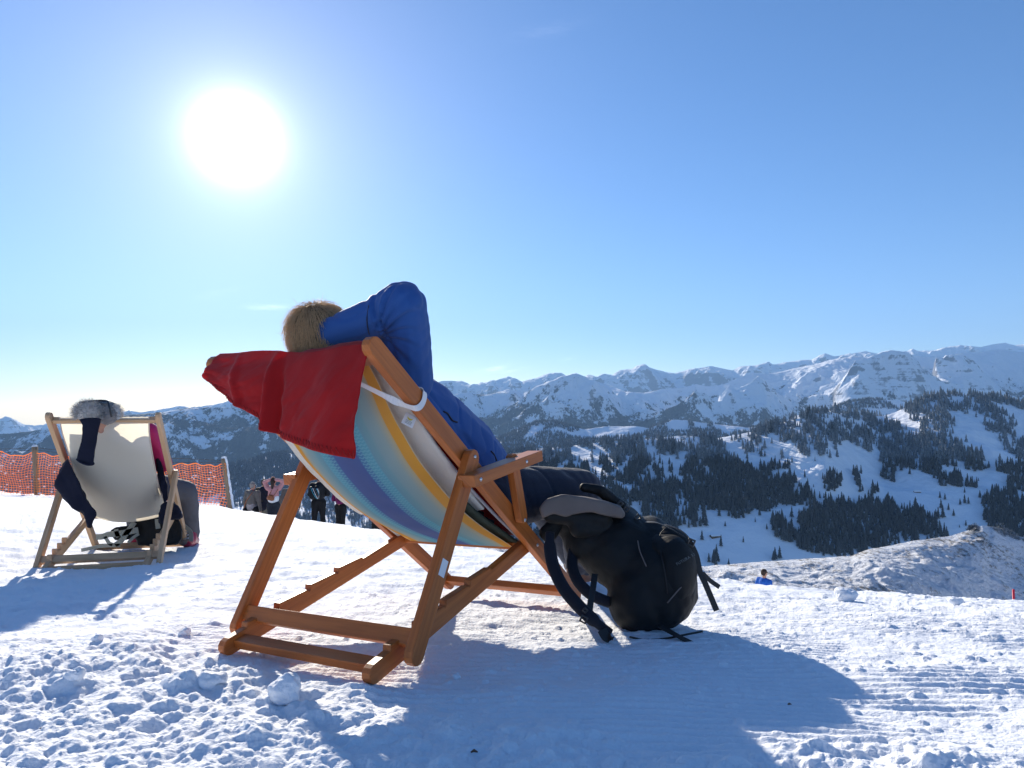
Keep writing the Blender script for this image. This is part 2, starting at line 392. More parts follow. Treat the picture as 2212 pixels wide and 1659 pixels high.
Z = Z+dz*(.12+.88*sstep(1, .8, T))*sstep(800, 1300, U+300)
o = sheet('wind_scoured_ridge', X, Y, Z, M_ridge); o['kind'] = 'structure'
# ---- forested hillside across the valley
HC = [(-500,1020),(0,1012),(300,1010),(492,1003),(540,990),(580,977),(640,972),(720,985),(900,985),(1050,975),(1091,970),(1128,964),(1220,955),(1311,943),(1403,937),(1479,931),(1510,934),(1548,938),(1620,926),(1691,905),(1727,889),(1780,883),(1820,887),(1852,890),(1906,893),(1930,886),(1949,877),(1995,855),(2031,846),(2085,845),(2156,852),(2212,866),(2500,880),(2900,900)]
HY1 = [(-500,2900),(700,2700),(1000,2100),(1400,1850),(1780,1900),(1900,2150),(2085,2250),(2900,2300)]
NX = 40; u = np.concatenate([np.linspace(-4200, -530, NX), np.linspace(-500, 2900, 1250), np.linspace(2960, 5200, 24)]); t = np.concatenate([np.linspace(-.25, 1, 330), np.linspace(1.006, 1.5, 40)])
T, U = np.meshgrid(t, u, indexing='ij'); y1 = I(U, HY1); y0 = I(U, [(-500,1500),(700,1400),(1300,1250),(2900,1284)])
Y = y0+(y1-y0)*T; X = (U-CX)/F*Y; kf = I(U, [(-500,-.20),(700,-.20),(1100,-.235),(1500,-.245),(2900,-.245)])
z0 = kf*y0; z1 = kz_np(I(U, HC)+6+5*np.exp(-((U-1350)/260)**2))*y1; Z = z0+(z1-z0)*T; Z = np.where(T > 1, z1-(T-1)*(y1-y0)*.25-(T-1)**2*600, Z)
am = np.sin(np.clip(T, 0, 1)*np.pi)**.7
gul = ridged(X/260+.15*Y/260, Y/700, 5, 203)-.35
mid = sstep(.25, .55, T)
Z = Z+am*(38*fbm(X/420, Y/380, 4, 201)+26*gul*mid+5*fbm(X/50, Y/50, 4, 205)*mid+2.0*fbm(X/40, Y/40, 4, 207))+1.6*fbm(X/14, Y/14, 3, 208)*mid
M_hill = mountain_mat('hillside_snow', 120, -900, -800, .50, 2.0)
HX, HYY, HZZ, HU, HT = X, Y, Z, U, T
o = sheet('valley_hillside', X, Y, Z, M_hill); o['kind'] = 'structure'
# ---- generic mountain range between a foot and a traced crest
def rng_sheet(name, crest, ycrest, yfoot, vfoot, mat, nu, nt, lam, amp, seed, u0=-500, u1=2900, back=.5, crest_rough=.1, flat=0, expo=1.0, asp=1.0, spurs=(), g=.52):
    u = np.concatenate([np.linspace(-4200, u0-30, 50), np.linspace(u0, u1, nu), np.linspace(u1+40, 5200, 30)]); t = np.concatenate([np.linspace(0, 1, nt), np.linspace(1.01, 1.6, 30)])
    T, U = np.meshgrid(t, u, indexing='ij')
    y1 = I(U, ycrest) if hasattr(ycrest, '__len__') else np.full_like(U, ycrest); y0 = I(U, yfoot) if hasattr(yfoot, '__len__') else np.full_like(U, yfoot)
    Y = y0+(y1-y0)*T; X = (U-CX)/F*Y; z0 = kz_np(I(U, vfoot) if hasattr(vfoot, '__len__') else np.full_like(U, vfoot))*y0
    z1 = kz_np(I(U, crest))*y1; tc = np.clip(T, 0, 1); Z = z0+(z1-z0)*tc**expo
    Z = np.where(T > 1, z1-(T-1)*(y1-y0)*back-(T-1)**2*(y1-y0)*.6*(1-flat), Z)
    for pts, ys_, fs, bs in spurs:
        p = np.array(pts, float); inn = (U >= p[0, 0]) & (U <= p[-1, 0]); vs_ = np.interp(U, p[:, 0], p[:, 1]); wob = 120*fbm(X/500, Y/900, 4, seed+60)
        edge_ = np.minimum(U-p[0, 0], p[-1, 0]-U); zc_ = kz_np(vs_)*ys_; zz = zc_-np.where(Y < ys_+wob, (zc_-z0)*1.03*np.clip((ys_+wob-Y)/(ys_-y0), 0, 1)**.92, (Y-ys_-wob)*bs)-np.clip(14-edge_, 0, 14)*16
        k_ = 45.; Z = np.where(inn, np.maximum(Z, zz)+k_*np.exp(-np.abs(Z-zz)/k_)*.5*np.clip(edge_/40, 0, 1), Z)
    q = ridged(X/lam+.35*Y/lam, Y/lam*.55*asp-.2*X/lam, 8, seed, g)-.42
    q2 = fbm(X/lam*1.7, Y/lam*1.7, 6, seed+3)
    sm = np.clip(np.sin(np.clip(T, 0, 1)*np.pi), 0, 1)**.6
    cr_n = 3.2*fbm(U/22, U*0+seed, 5, seed+21, .6)
    Z = Z+amp*(q*1.0+q2*.35)*sm+amp*.03*fbm(X/lam*14, Y/lam*14, 4, seed+9)
    lim = kz_np(I(U, crest)+cr_n)*Y; ex = Z-lim; sc_ = amp*.05; Z = np.where(T <= 1, -sc_*np.logaddexp(-Z/sc_, -lim/sc_), np.minimum(Z, lim)-amp*.02)
    o = sheet(name, X, Y, Z, mat); o['kind'] = 'structure'; return X, Y, Z, U, T
M1c = [(-500,1040),(0,1040),(480,1032),(700,985),(900,955),(1060,950),(1091,941),(1159,911),(1198,910),(1262,927),(1305,921),(1372,920),(1403,924),(1452,906),(1482,907),(1525,914),(1616,923),(1700,915),(1780,895),(1800,880),(1834,868),(1880,862),(1930,864),(1970,870),(2212,880),(2900,890)]
M_m1 = mountain_mat('foothill_snow_and_wood', 420, -500, 600, .5, 2.0)
G1 = rng_sheet('foothills', M1c, 4600, 4150, [(-500,1070),(700,1030),(1100,990),(1700,980),(2900,960)], M_m1, 1000, 90, 600, 55, 301, back=.05, flat=.6, crest_rough=.02)
M2c = [(-500,920),(-100,925),(0,935),(60,930),(120,922),(200,905),(254,896),(279,893),(340,889),(409,878),(470,877),(525,880),(580,885),(700,880),(800,865),(900,848),(960,852),(1010,846),(1050,852),(1100,838),(1130,846),(1165,832),(1190,822),(1215,812),(1246,806),(1268,815),(1290,822),(1320,830),(1350,845),(1390,848),(1430,838),(1470,836),(1503,828),(1530,832),(1560,829),(1600,812),(1630,803),(1660,805),(1690,800),(1727,791),(1760,785),(1800,775),(1841,768),(1875,771),(1899,763),(1924,756),(1950,759),(1980,766),(2020,770),(2060,764),(2090,757),(2121,757),(2160,752),(2212,758),(2350,770),(2900,800)]
M_m2 = mountain_mat('mountain_snow_rock_wood', 1100, -300, 950, .50, .475)
SP = [([(980,925),(1040,905),(1070,893),(1100,884),(1130,868),(1160,852),(1186,843),(1205,858),(1225,872),(1250,886),(1290,905),(1320,925)], 9900, .62, .5),
 ([(1080,880),(1110,868),(1140,848),(1170,832),(1195,822),(1225,812),(1246,806),(1262,816),(1290,836),(1320,850),(1350,872),(1385,900)], 10600, .66, .5),
 ([(1370,915),(1390,898),(1415,884),(1440,866),(1465,850),(1490,835),(1503,827),(1520,836),(1550,852),(1590,868),(1640,890),(1680,915)], 9700, .6, .5),
 ([(1330,865),(1355,850),(1385,838),(1410,830),(1440,826),(1470,832),(1500,846)], 11000, .6, .5),
 ([(1540,850),(1570,832),(1600,814),(1630,802),(1655,806),(1680,815),(1710,832),(1745,856),(1790,885),(1820,905)], 9800, .62, .5),
 ([(1790,850),(1830,822),(1860,796),(1885,776),(1908,763),(1940,767),(1965,776),(2000,792),(2050,815),(2110,840),(2180,862),(2230,880)], 9600, .58, .5),
 ([(2010,800),(2040,784),(2065,770),(2081,763),(2100,772),(2130,792),(2170,812),(2230,840),(2400,870)], 10000, .6, .5),
 ([(-200,960),(-60,950),(0,957),(50,950),(90,938),(130,929),(180,915),(230,905),(330,900),(430,890),(500,892),(600,905),(800,930)], 8000, .6, .35)]
G2 = rng_sheet('mountains', M2c, [(-500,8500),(500,8800),(1100,11500),(2900,10500)], [(-500,6800),(500,7000),(1100,9300),(2900,8300)], [(-500,1045),(500,1035),(800,1000),(1100,962),(1500,952),(2900,930)], M_m2, 1250, 480, 2000, 520, 401, crest_rough=.015, g=.5, spurs=SP)
FCc = [(-500,915),(0,905),(12,896),(30,902),(55,915),(83,916),(110,914),(160,905),(240,893),(254,890),(279,884),(304,888),(345,882),(382,876),(410,878),(470,870),(498,865),(525,868),(600,858),(700,850),(850,838),(954,823),(997,820),(1018,829),(1052,823),(1098,812),(1128,822),(1165,813),(1190,806),(1211,802),(1222,808),(1246,807),(1262,813),(1270,807),(1287,811),(1305,806),(1322,808),(1339,797),(1366,796),(1378,788),(1394,787),(1412,794),(1433,799),(1458,804),(1473,801),(1510,792),(1537,788),(1560,793),(1584,797),(1600,788),(1630,788),(1650,784),(1661,778),(1670,786),(1700,780),(1727,775),(1755,774),(1770,766),(1784,760),(1802,767),(1841,761),(1872,756),(1899,761),(1930,757),(1960,756),(1974,750),(1985,756),(2020,755),(2056,745),(2092,745),(2121,746),(2150,741),(2174,737),(2195,744),(2212,742),(2300,735),(2900,720)]
M_m3 = mountain_mat('high_snow_peaks', 1500, -3000, -2800, .42, 2.0)
G3 = rng_sheet('far_mountains', FCc, 20000, 16500, [(-500,985),(500,965),(1100,905),(2900,905)], M_m3, 1300, 300, 2400, 1100, 501, crest_rough=.0)
# ---- trees
def conifer(tiers, n, h=1., r=.2, seed=0, trunk=True):
    R = random.Random(seed); V = []; Fs = []
    if trunk:
        for k in range(5): a = k*2*math.pi/5; V.append((.018*math.cos(a), .018*math.sin(a), -.12))
        for k in range(5): a = k*2*math.pi/5; V.append((.012*math.cos(a), .012*math.sin(a), .5))
        Fs += [(k, (k+1) % 5, 5+(k+1) % 5, 5+k) for k in range(5)]
    for i in range(tiers):
        f = i/tiers; zb = .07+.93*f*.93; rr = r*(1-f)**.85*R.uniform(.8, 1.15)+.012; zt = min(1.0, zb+1.9/tiers*(1-f*.3))
        b = len(V); V.append((R.uniform(-.008, .008), R.uniform(-.008, .008), zt)); ph = R.uniform(0, 6.3)
        for k in range(2*n):
            a = ph+k*math.pi/n; q = rr*(R.uniform(.8, 1.2) if k % 2 == 0 else R.uniform(.42, .6)); dz = -R.uniform(.0, .035) if k % 2 == 0 else R.uniform(.01, .03)
            V.append((q*math.cos(a), q*math.sin(a), zb+dz))
        Fs += [(b, b+1+k, b+1+(k+1) % (2*n)) for k in range(2*n)]
    return np.array(V), Fs
def tri_only(Fs):
    out = []
    for f in Fs: out += [(f[0], f[i], f[i+1]) for i in range(1, len(f)-1)]
    return np.array(out)
def forest(name, P, H, RW, mat, tiers, n, seed, **kw):
    vs = [conifer(tiers, n, seed=seed+i, trunk=False) for i in range(5)]; Vl = []; Fl = []; off = 0
    for i, (v, f) in enumerate(vs):
        idx = np.arange(i, len(P), 5)
        if not len(idx): continue
        f = tri_only(f); a = rng.uniform(0, 6.28, len(idx)); ca, sa = np.cos(a)[:, None], np.sin(a)[:, None]
        s = (H[idx]*RW[idx])[:, None]; x = (v[None, :, 0]*ca-v[None, :, 1]*sa)*s; y_ = (v[None, :, 0]*sa+v[None, :, 1]*ca)*s; z = v[None, :, 2]*H[idx][:, None]
        lean = rng.normal(0, .012, (len(idx), 2)); x = x+z*lean[:, :1]; y_ = y_+z*lean[:, 1:]
        A = np.stack([x, y_, z], -1)+P[idx][:, None, :]; Vl.append(A.reshape(-1, 3))
        Fl.append((f[None]+(np.arange(len(idx))*len(v))[:, None, None]+off).reshape(-1, 3)); off += A.shape[0]*A.shape[1]
    me = fast_mesh(name, np.concatenate(Vl), np.concatenate(Fl), False); me.materials.append(mat)
    o = bpy.data.objects.new(name, me); put(o); tag(o, **kw); return o
def inpoly(px, py, poly):
    P = np.array(poly, float); r = np.zeros(px.shape, bool); j = len(P)-1
    for i in range(len(P)):
        c = ((P[i,1] > py) != (P[j,1] > py)) & (px < (P[j,0]-P[i,0])*(py-P[i,1])/(P[j,1]-P[i,1]+1e-12)+P[i,0]); r ^= c; j = i
    return r
def c7(pts): return [(1512.1+x/2.7933, 702+y/2.7933) for x, y in pts]
def c6(pts): return [(945.1+x/3.277, 702+y/3.277) for x, y in pts]
groves = [  # (density, outline)
 (.95, c7([(0,650),(60,690),(150,740),(200,830),(330,880),(480,930),(560,940),(640,1000),(680,1080),(600,1100),(480,1090),(450,1130),(330,1120),(260,1160),(200,1165),(150,1120),(60,1110),(-40,1100),(-40,640)])),
 (.75, c7([(300,620),(600,515),(750,500),(860,510),(1000,540),(1200,600),(1240,640),(1200,680),(1080,650),(1000,590),(900,560),(700,570),(560,570),(400,640),(320,660)])),
 (.6, c7([(560,590),(700,580),(830,590),(860,650),(820,800),(720,790),(600,810),(570,720)])), (.6, c7([(840,600),(1080,650),(1070,740),(1000,760),(850,700)])),
 (.42, c7([(180,700),(330,640),(560,590),(570,700),(420,720),(380,790),(240,770)])),
 (1, c7([(1090,710),(1180,720),(1270,760),(1300,880),(1210,870),(1190,930),(1130,950),(1100,930),(1090,800)])),
 (1, c7([(1160,700),(1300,650),(1550,700),(1600,760),(1700,800),(1720,880),(1640,900),(1560,840),(1450,850),(1440,920),(1570,900),(1570,970),(1450,980),(1400,940),(1340,880),(1300,800)])),
 (.9, c7([(1760,830),(1990,840),(1990,950),(1880,900),(1770,880)])), (.95, c7([(1840,930),(2100,940),(2100,1020),(1850,1010)])),
 (.95, c7([(1220,480),(1350,420),(1450,392),(1600,388),(2300,450),(2300,560),(1800,480),(1600,440),(1500,430),(1380,470),(1300,540)])),
 (.45, c7([(1230,500),(1500,430),(1700,470),(1900,560),(1955,650),(1720,560),(1560,540),(1500,640),(1560,700),(1480,700),(1330,640)])),
 (.8, c7([(1700,600),(1800,600),(1955,700),(2300,800),(2300,900),(1900,800),(1780,700)])), (.55, c7([(330,850),(550,840),(560,890),(430,900),(340,920)])),
 (1, c7([(420,1180),(540,1200),(560,1260),(650,1110),(700,1130),(760,1080),(1140,1070),(1250,1110),(1340,1130),(1430,1190),(1480,1300),(1200,1330),(950,1380),(720,1400),(620,1370),(550,1310),(420,1260)])),
 (1, c7([(1690,1050),(1780,1010),(1955,1060),(2400,1100),(2400,1350),(1760,1290),(1720,1200),(1690,1200),(1680,1150)])),
 (.9, c7([(730,910),(760,905),(860,950),(870,1000),(800,1010),(740,1000)])), (1, c7([(915,890),(945,900),(970,1000),(945,1000)])), (1, c7([(1020,1000),(1065,1010),(1060,1055),(1020,1050)])),
 (.8, c7([(610,910),(640,910),(690,1000),(660,1000)])), (.8, c7([(720,1030),(780,1080),(760,1090),(720,1060)])), (1, c7([(1580,940),(1660,960),(1660,995),(1580,985)])), (1, c7([(20,1430),(95,1425),(95,1455),(20,1450)])),
 (.78, c6([(-200,690),(400,790),(900,805),(1212,780),(1500,765),(1750,745),(1860,760),(1900,860),(1900,1420),(1750,1440),(1560,1500),(1300,1560),(900,1600),(-200,1600)])),
 (.9, [(-500,1000),(480,1003),(540,990),(580,977),(640,972),(720,985),(900,985),(1100,965),(1100,1075),(800,1060),(600,1065),(480,1075),(-500,1080)]),
 (.52, [(480,1070),(600,1060),(800,1055),(1100,1070),(1100,1190),(900,1180),(480,1130)])]
clear = [c6([(830,880),(930,860),(1060,850),(1160,950),(1170,1060),(1120,1100),(1060,1000),(980,940)]), c6([(1430,820),(1530,860),(1640,960),(1690,1030),(1600,1040),(1500,950)]), c6([(1700,800),(1860,790),(1850,880),(1740,870)]),
 c6([(1680,1000),(1800,1080),(1780,1100),(1690,1060)]), c6([(1820,970),(1960,1060),(1900,1080)]), c6([(1130,900),(1250,900),(1230,960),(1150,960)]), c6([(1930,880),(2100,960),(2000,970)]), [(515,1100),(545,1105),(550,1130),(505,1118)], [(795,1085),(850,1080),(860,1130),(790,1130)]]
def scatter(N, mul=1.0, lim=1.02):
    jt = rng.uniform(0, 1, N*2); ju = rng.uniform(0, 1, N*2); nr, nc = HX.shape
    nt_ = 329.; tmin = -.25; t_ = jt*1.27-.25; i = np.clip((t_-tmin)/1.25*nt_, 0, nr-2); j = NX+ju*1248.9
    i0 = i.astype(int); j0 = j.astype(int); fi = i-i0; fj = j-j0
    def bl(A): return (A[i0, j0]*(1-fi)+A[i0+1, j0]*fi)*(1-fj)+(A[i0, j0+1]*(1-fi)+A[i0+1, j0+1]*fi)*fj
    x = bl(HX); y_ = bl(HYY); z = bl(HZZ); keep = rng.uniform(0, 1, N*2) < (y_/3000)**1.0
    u_ = CX+F*x/y_; keep &= (u_ > -150) & (u_ < 2400)
    return x[keep], y_[keep], z[keep], u_[keep]
x, y_, z, u_ = scatter(150000); v_ = CY-F*(z*cp-y_*sp)/(y_*cp+z*sp)
v2 = v_+18*fbm(x/45, y_/60, 4, 611); u2 = u_+22*fbm(x/45, y_/50, 4, 613)
den = np.full_like(x, .008)
for d, p in groves: den = np.where(inpoly(u2, v2, p), np.maximum(den, d), den)
for p in clear: den = np.where(inpoly(u2, v2, p), .03, den)
clump = fbm(x/35, y_/70, 3, 617)
prob = np.where(den > .85, den*np.clip(.9+clump*1.6, .3, 1), den*np.clip(.5+clump*2.6, .06, 1.5))*np.where(u_ < 1110, 1, .8)
k = rng.uniform(0, 1, len(x)) < prob; x, y_, z, u_, v_ = x[k], y_[k], z[k], u_[k], v_[k]
H = rng.normal(18.5, 5.5, len(x)).clip(6, 34)*(1+.35*fbm(x/40, y_/40, 2, 619)); H = H*np.where(u_ < 1110, .82, 1); RW = rng.uniform(.75, 1.2, len(x))
P = np.stack([x, y_, z-.6], -1)
# trees standing alone on the meadow (seen one by one in the photo)
def on_hill(u, v):                # walk up the hillside column to the row v
    j = NX+int(np.clip((u+500)/3400*1249, 0, 1249)); yy = HYY[:331, j]; zz = HZZ[:331, j]; vv = CY-F*(zz*cp-yy*sp)/(yy*cp+zz*sp)
    i = int(np.argmin(np.abs(vv-v))); return (u-CX)/F*yy[i], yy[i], zz[i]
M_con = conifer_mat('conifer_needles', .28); M_frost = conifer_mat('frosted_needles', .95); M_far = conifer_mat('far_needles', .9)
cv = []
for i in range(6):
    v, f = conifer(9, 7, seed=900+i); me = bpy.data.meshes.new('conifer'); me.from_pydata([tuple(a) for a in v], [], f); me.materials.append(M_con); me.update(); cv.append(me)
def tree_obj(p, h, w, label, group):
    o = bpy.data.objects.new('conifer_tree', random.choice(cv)); o.location = p; o.scale = (h*w, h*w, h); o.rotation_euler.z = random.uniform(0, 6.28)
    put(o); tag(o, label, 'tree', group); return o
lone = [(1435,1045,1),(1465,1052,1),(1555,1085,.9),(1583,1075,1.4),(1605,1078,1.1),(1440,1105,1.3),(1450,1160,1.7),(1485,1118,1),(1515,1150,.9),(1675,1040,1.1),(1668,940,.5),(280,805,1.1),(365,795,1.2),(387,795,1),(440,1415,1.5),(468,1408,1.4),(430,1418,1.1),(730,1145,1),(955,1005,1.1),(1548,1220,.4),(1898,805,.7)]
names = {0:'leftmost of the small dark conifers standing apart right of the grove', 14:'larger of the three conifers clumped below the big dark valley grove', 2:'small conifer on open snow left of a taller twin pair', 3:'taller conifer of the twin pair on the open snow slope'}
for i, (a, b, s) in enumerate(lone):
    q = c7([(a, b)])[0]; p = on_hill(*q); h = 17*s*random.uniform(.92, 1.05)
    tree_obj((p[0], p[1], p[2]-.5), h, 1.05, names.get(i, 'solitary dark conifer standing clear of the groves on the open snow slope'), 'solitary conifers on the snow slope')
p = on_hill(1513.5, 1166); tree_obj((p[0], p[1], p[2]-.5), 21, 1.1, 'lone dark spruce on the snow meadow left of the small hut', 'solitary conifers on the snow slope')
# the trees that show largest are individuals, the rest of the wood is one mass
vis = (u_ > 1330) & (u_ < 2212) & (v_ < I(u_, RC)-2) | (u_ > 486) & (u_ < 640) & (v_ < 1118) & (v_ > 1040)
size = np.where(vis, H/y_, 0); order = np.argsort(-size); big = order[:270]; rest = order[270:]
for i in big:
    uu, vv = u_[i], v_[i]
    if uu < 1000: lb, gp = 'frosted conifer of the wood behind the standing people, below the piste edge', 'frosted conifers behind the people'
    elif uu > 2100: lb, gp = 'dark conifer of the dense grove at the right edge of the picture, above the ridge', 'conifers of the right edge grove'
    elif uu > 1650: lb, gp = 'dark conifer of the big dense grove low on the valley slope', 'conifers of the big valley grove'
    else: lb, gp = 'dark conifer at the foot of the forested slope right above the backpack', 'conifers at the foot of the slope'
    tree_obj((x[i], y_[i], z[i]-.6), H[i], RW[i], lb, gp)
left = rest[u_[rest] < 1110]; right = rest[u_[rest] >= 1110]; dk = right[den_k := (v_[right] > 1000)]; hi = right[~den_k]
forest('hillside_forest', P[dk], H[dk], RW[dk], M_con, 6, 5, 950, label='dark conifer forest on the slope across the valley', cat='forest', kind='stuff')
forest('ridge_forest', P[hi], H[hi], RW[hi], M_frost, 6, 5, 970, label='lightly frosted conifer forest high along the hill crest', cat='forest', kind='stuff')
forest('frosted_forest', P[left], H[left], RW[left], M_frost, 6, 5, 960, label='frosted conifer forest in the valley behind the people', cat='forest', kind='stuff')
# foothill wood
X, Y, Z, U, T = G1; N = 46000; i = rng.integers(20, 100, N); j = rng.integers(0, X.shape[1]-1, N); x = X[i, j]+rng.uniform(-4, 4, N); y_ = Y[i, j]; z = Z[i, j]; u_ = U[i, j]
v_ = CY-F*(z*cp-y_*sp)/(y_*cp+z*sp); mead = [c6([(610,800),(660,730),(740,700),(765,730),(680,790),(640,805)]), c6([(760,745),(860,725),(950,760),(1040,735),(1180,705),(1400,700),(1510,715),(1450,775),(1280,790),(1100,805),(950,795),(880,762)]), c6([(1655,650),(1765,655),(1775,752),(1640,752),(1615,720)]), c6([(1800,680),(1920,690),(1900,740),(1820,725)]), c7([(960,500),(1190,510),(1190,550),(1050,560)]), c7([(1080,435),(1300,440),(1280,470),(1130,465)])]
k = (u_ > 450) & (u_ < 2250)
for p in mead: k &= ~inpoly(u_, v_, p)
k &= (fbm(x/260, y_/260, 3, 631) > -.22)
forest('foothill_forest', np.stack([x, y_, z-1], -1)[k], rng.uniform(15, 26, k.sum()), rng.uniform(.9, 1.3, k.sum()), M_far, 3, 4, 980, label='distant dark woods between snow meadows on the foothills', cat='forest', kind='stuff')
# ================================================================== LIGHT, SKY, AIR, CAMERA
SUN = (W(510, 300, 1)).normalized(); el = math.asin(SUN.z); az = math.atan2(SUN.x, SUN.y)
w = bpy.data.worlds.new('World'); bpy.context.scene.world = w; w.use_nodes = True; nt = w.node_tree; nt.nodes.clear()
sky = nt.nodes.new('ShaderNodeTexSky'); sky.sky_type = 'NISHITA'; sky.sun_disc = False; sky.sun_elevation = el; sky.sun_rotation = az
sky.altitude = 1600; sky.air_density = 1.0; sky.dust_density = .25; sky.ozone_density = 2.2
hsv = nt.nodes.new('ShaderNodeHueSaturation'); hsv.inputs['Saturation'].default_value = 1.16; hsv.inputs['Value'].default_value = 1.1; skt = mixc(nt, 1.0, (0,0,0), (1,1,1)).node; skt.blend_type = 'MULTIPLY'; nt.links.new(sky.outputs[0], skt.inputs[6]); skt.inputs[7].default_value = (.94, .96, 1.07, 1); nt.links.new(skt.outputs[2], hsv.inputs['Color'])
tc = nt.nodes.new('ShaderNodeTexCoord'); dt = nt.nodes.new('ShaderNodeVectorMath'); dt.operation = 'DOT_PRODUCT'
nrm = nt.nodes.new('ShaderNodeVectorMath'); nrm.operation = 'NORMALIZE'; nt.links.new(tc.outputs['Generated'], nrm.inputs[0])
nt.links.new(nrm.outputs[0], dt.inputs[0]); dt.inputs[1].default_value = SUN
ang = mth(nt, 'MULTIPLY', mth(nt, 'ARCCOSINE', mth(nt, 'MINIMUM', dt.outputs['Value'], .999999)), 57.29578)
def gp(a, s, p): return mth(nt, 'DIVIDE', a, mth(nt, 'ADD', 1.0, mth(nt, 'POWER', mth(nt, 'DIVIDE', ang, s), p)))
def gl(a, s): return mth(nt, 'MULTIPLY', mth(nt, 'EXPONENT', mth(nt, 'MULTIPLY', mth(nt, 'POWER', mth(nt, 'DIVIDE', ang, s), 1.3), -1)), a)
glow = mth(nt, 'ADD', mth(nt, 'ADD', gl(6, 1.1), gp(1.15, 2.05, 2.4)), gl(.13, 15))
bg = nt.nodes.new('ShaderNodeBackground'); bg.inputs[1].default_value = .076; nt.links.new(hsv.outputs[0], bg.inputs[0])
bg2 = nt.nodes.new('ShaderNodeBackground'); bg2.inputs[0].default_value = (1, .97, .985, 1); nt.links.new(glow, bg2.inputs[1])
# thin wisps of cirrus low over the horizon, fixed in the sky by direction
sep = nt.nodes.new('ShaderNodeSeparateXYZ'); nt.links.new(nrm.outputs[0], sep.inputs[0])
cl = None
cn = noise(nt, mapping(nt, nrm.outputs[0], (30, 30, 150), (0, .25, 0)), 1.0, 5, .65)
for (u, v, su, sv, amp, tilt) in ((578,664,34,6,.9,-.06),(475,634,40,7,.25,-.25),(1068,797,32,5,.8,-.2),(1110,800,24,4,.45,-.2),(1185,64,60,12,.10,-.15),(1230,775,20,4,.25,-.2)):
    d = W(u, v, 1).normalized(); r = Vector((d.y, -d.x, 0)).normalized(); up_ = r.cross(d); r2 = (r-up_*tilt); u3 = (up_+r*tilt)
    def dp(vec):
        n = nt.nodes.new('ShaderNodeVectorMath'); n.operation = 'DOT_PRODUCT'; nt.links.new(nrm.outputs[0], n.inputs[0]); n.inputs[1].default_value = vec; return n.outputs['Value']
    e = mth(nt, 'ADD', mth(nt, 'POWER', mth(nt, 'DIVIDE', dp(r2), su/F), 2), mth(nt, 'POWER', mth(nt, 'ABSOLUTE', mth(nt, 'DIVIDE', dp(u3), sv/F)), 2))
    e = mth(nt, 'MULTIPLY', mth(nt, 'EXPONENT', mth(nt, 'MULTIPLY', e, -1)), amp); e = mth(nt, 'MULTIPLY', e, mth(nt, 'GREATER_THAN', dp(d), 0))
    cl = e if cl is None else mth(nt, 'ADD', cl, e)
cl = mth(nt, 'MULTIPLY', cl, mth(nt, 'MULTIPLY', mth(nt, 'SUBTRACT', cn, .38), 2.4, True))
bg3 = nt.nodes.new('ShaderNodeBackground'); bg3.inputs[0].default_value = (1, .96, .9, 1); nt.links.new(mth(nt, 'MULTIPLY', cl, .55), bg3.inputs[1])
ad = nt.nodes.new('ShaderNodeAddShader'); nt.links.new(bg.outputs[0], ad.inputs[0]); nt.links.new(bg2.outputs[0], ad.inputs[1])
ad2 = nt.nodes.new('ShaderNodeAddShader'); nt.links.new(ad.outputs[0], ad2.inputs[0]); nt.links.new(bg3.outputs[0], ad2.inputs[1])
ow = nt.nodes.new('ShaderNodeOutputWorld'); nt.links.new(ad2.outputs[0], ow.inputs[0])
ld = bpy.data.lights.new('sun', 'SUN'); ld.energy = 5.0; ld.angle = math.radians(.53); ld.color = (1, .91, .77)
lo = bpy.data.objects.new('sun', ld); C.objects.link(lo); lo.rotation_euler = (-SUN).to_track_quat('-Z', 'Y').to_euler()
# air between the hills
hb = bpy.data.meshes.new('haze'); bx = [(a, b, c) for a in (-26000, 26000) for b in (-2000, 27000) for c in (-2400, 3400)]
hb.from_pydata(bx, [], [(0,1,3,2),(4,6,7,5),(0,4,5,1),(2,3,7,6),(0,2,6,4),(1,5,7,3)]); hm = bpy.data.materials.new('haze'); hm.use_nodes = True; n2 = hm.node_tree; n2.nodes.clear()
pv = n2.nodes.new('ShaderNodeVolumePrincipled'); pv.inputs['Color'].default_value = (.34, .60, 1, 1); pv.inputs['Density'].default_value = 3.0e-5; pv.inputs['Anisotropy'].default_value = .1
mo = n2.nodes.new('ShaderNodeOutputMaterial'); n2.links.new(pv.outputs[0], mo.inputs['Volume']); hb.materials.append(hm)
ho = bpy.data.objects.new('haze', hb); put(ho, kind='stuff')
cd = bpy.data.cameras.new('camera'); cam = bpy.data.objects.new('camera', cd); C.objects.link(cam); bpy.context.scene.camera = cam
cd.sensor_width = 36; cd.lens = 36*F/2212; cd.clip_start = .05; cd.clip_end = 90000; cam.rotation_euler = (math.pi/2+PIT, 0, 0)
sc = bpy.context.scene; sc.view_settings.view_transform = 'Standard'; sc.view_settings.look = 'None'; sc.view_settings.exposure = .88; sc.view_settings.gamma = 1
sc.cycles.max_bounces = 6; sc.cycles.volume_bounces = 0; sc.cycles.use_denoising = True
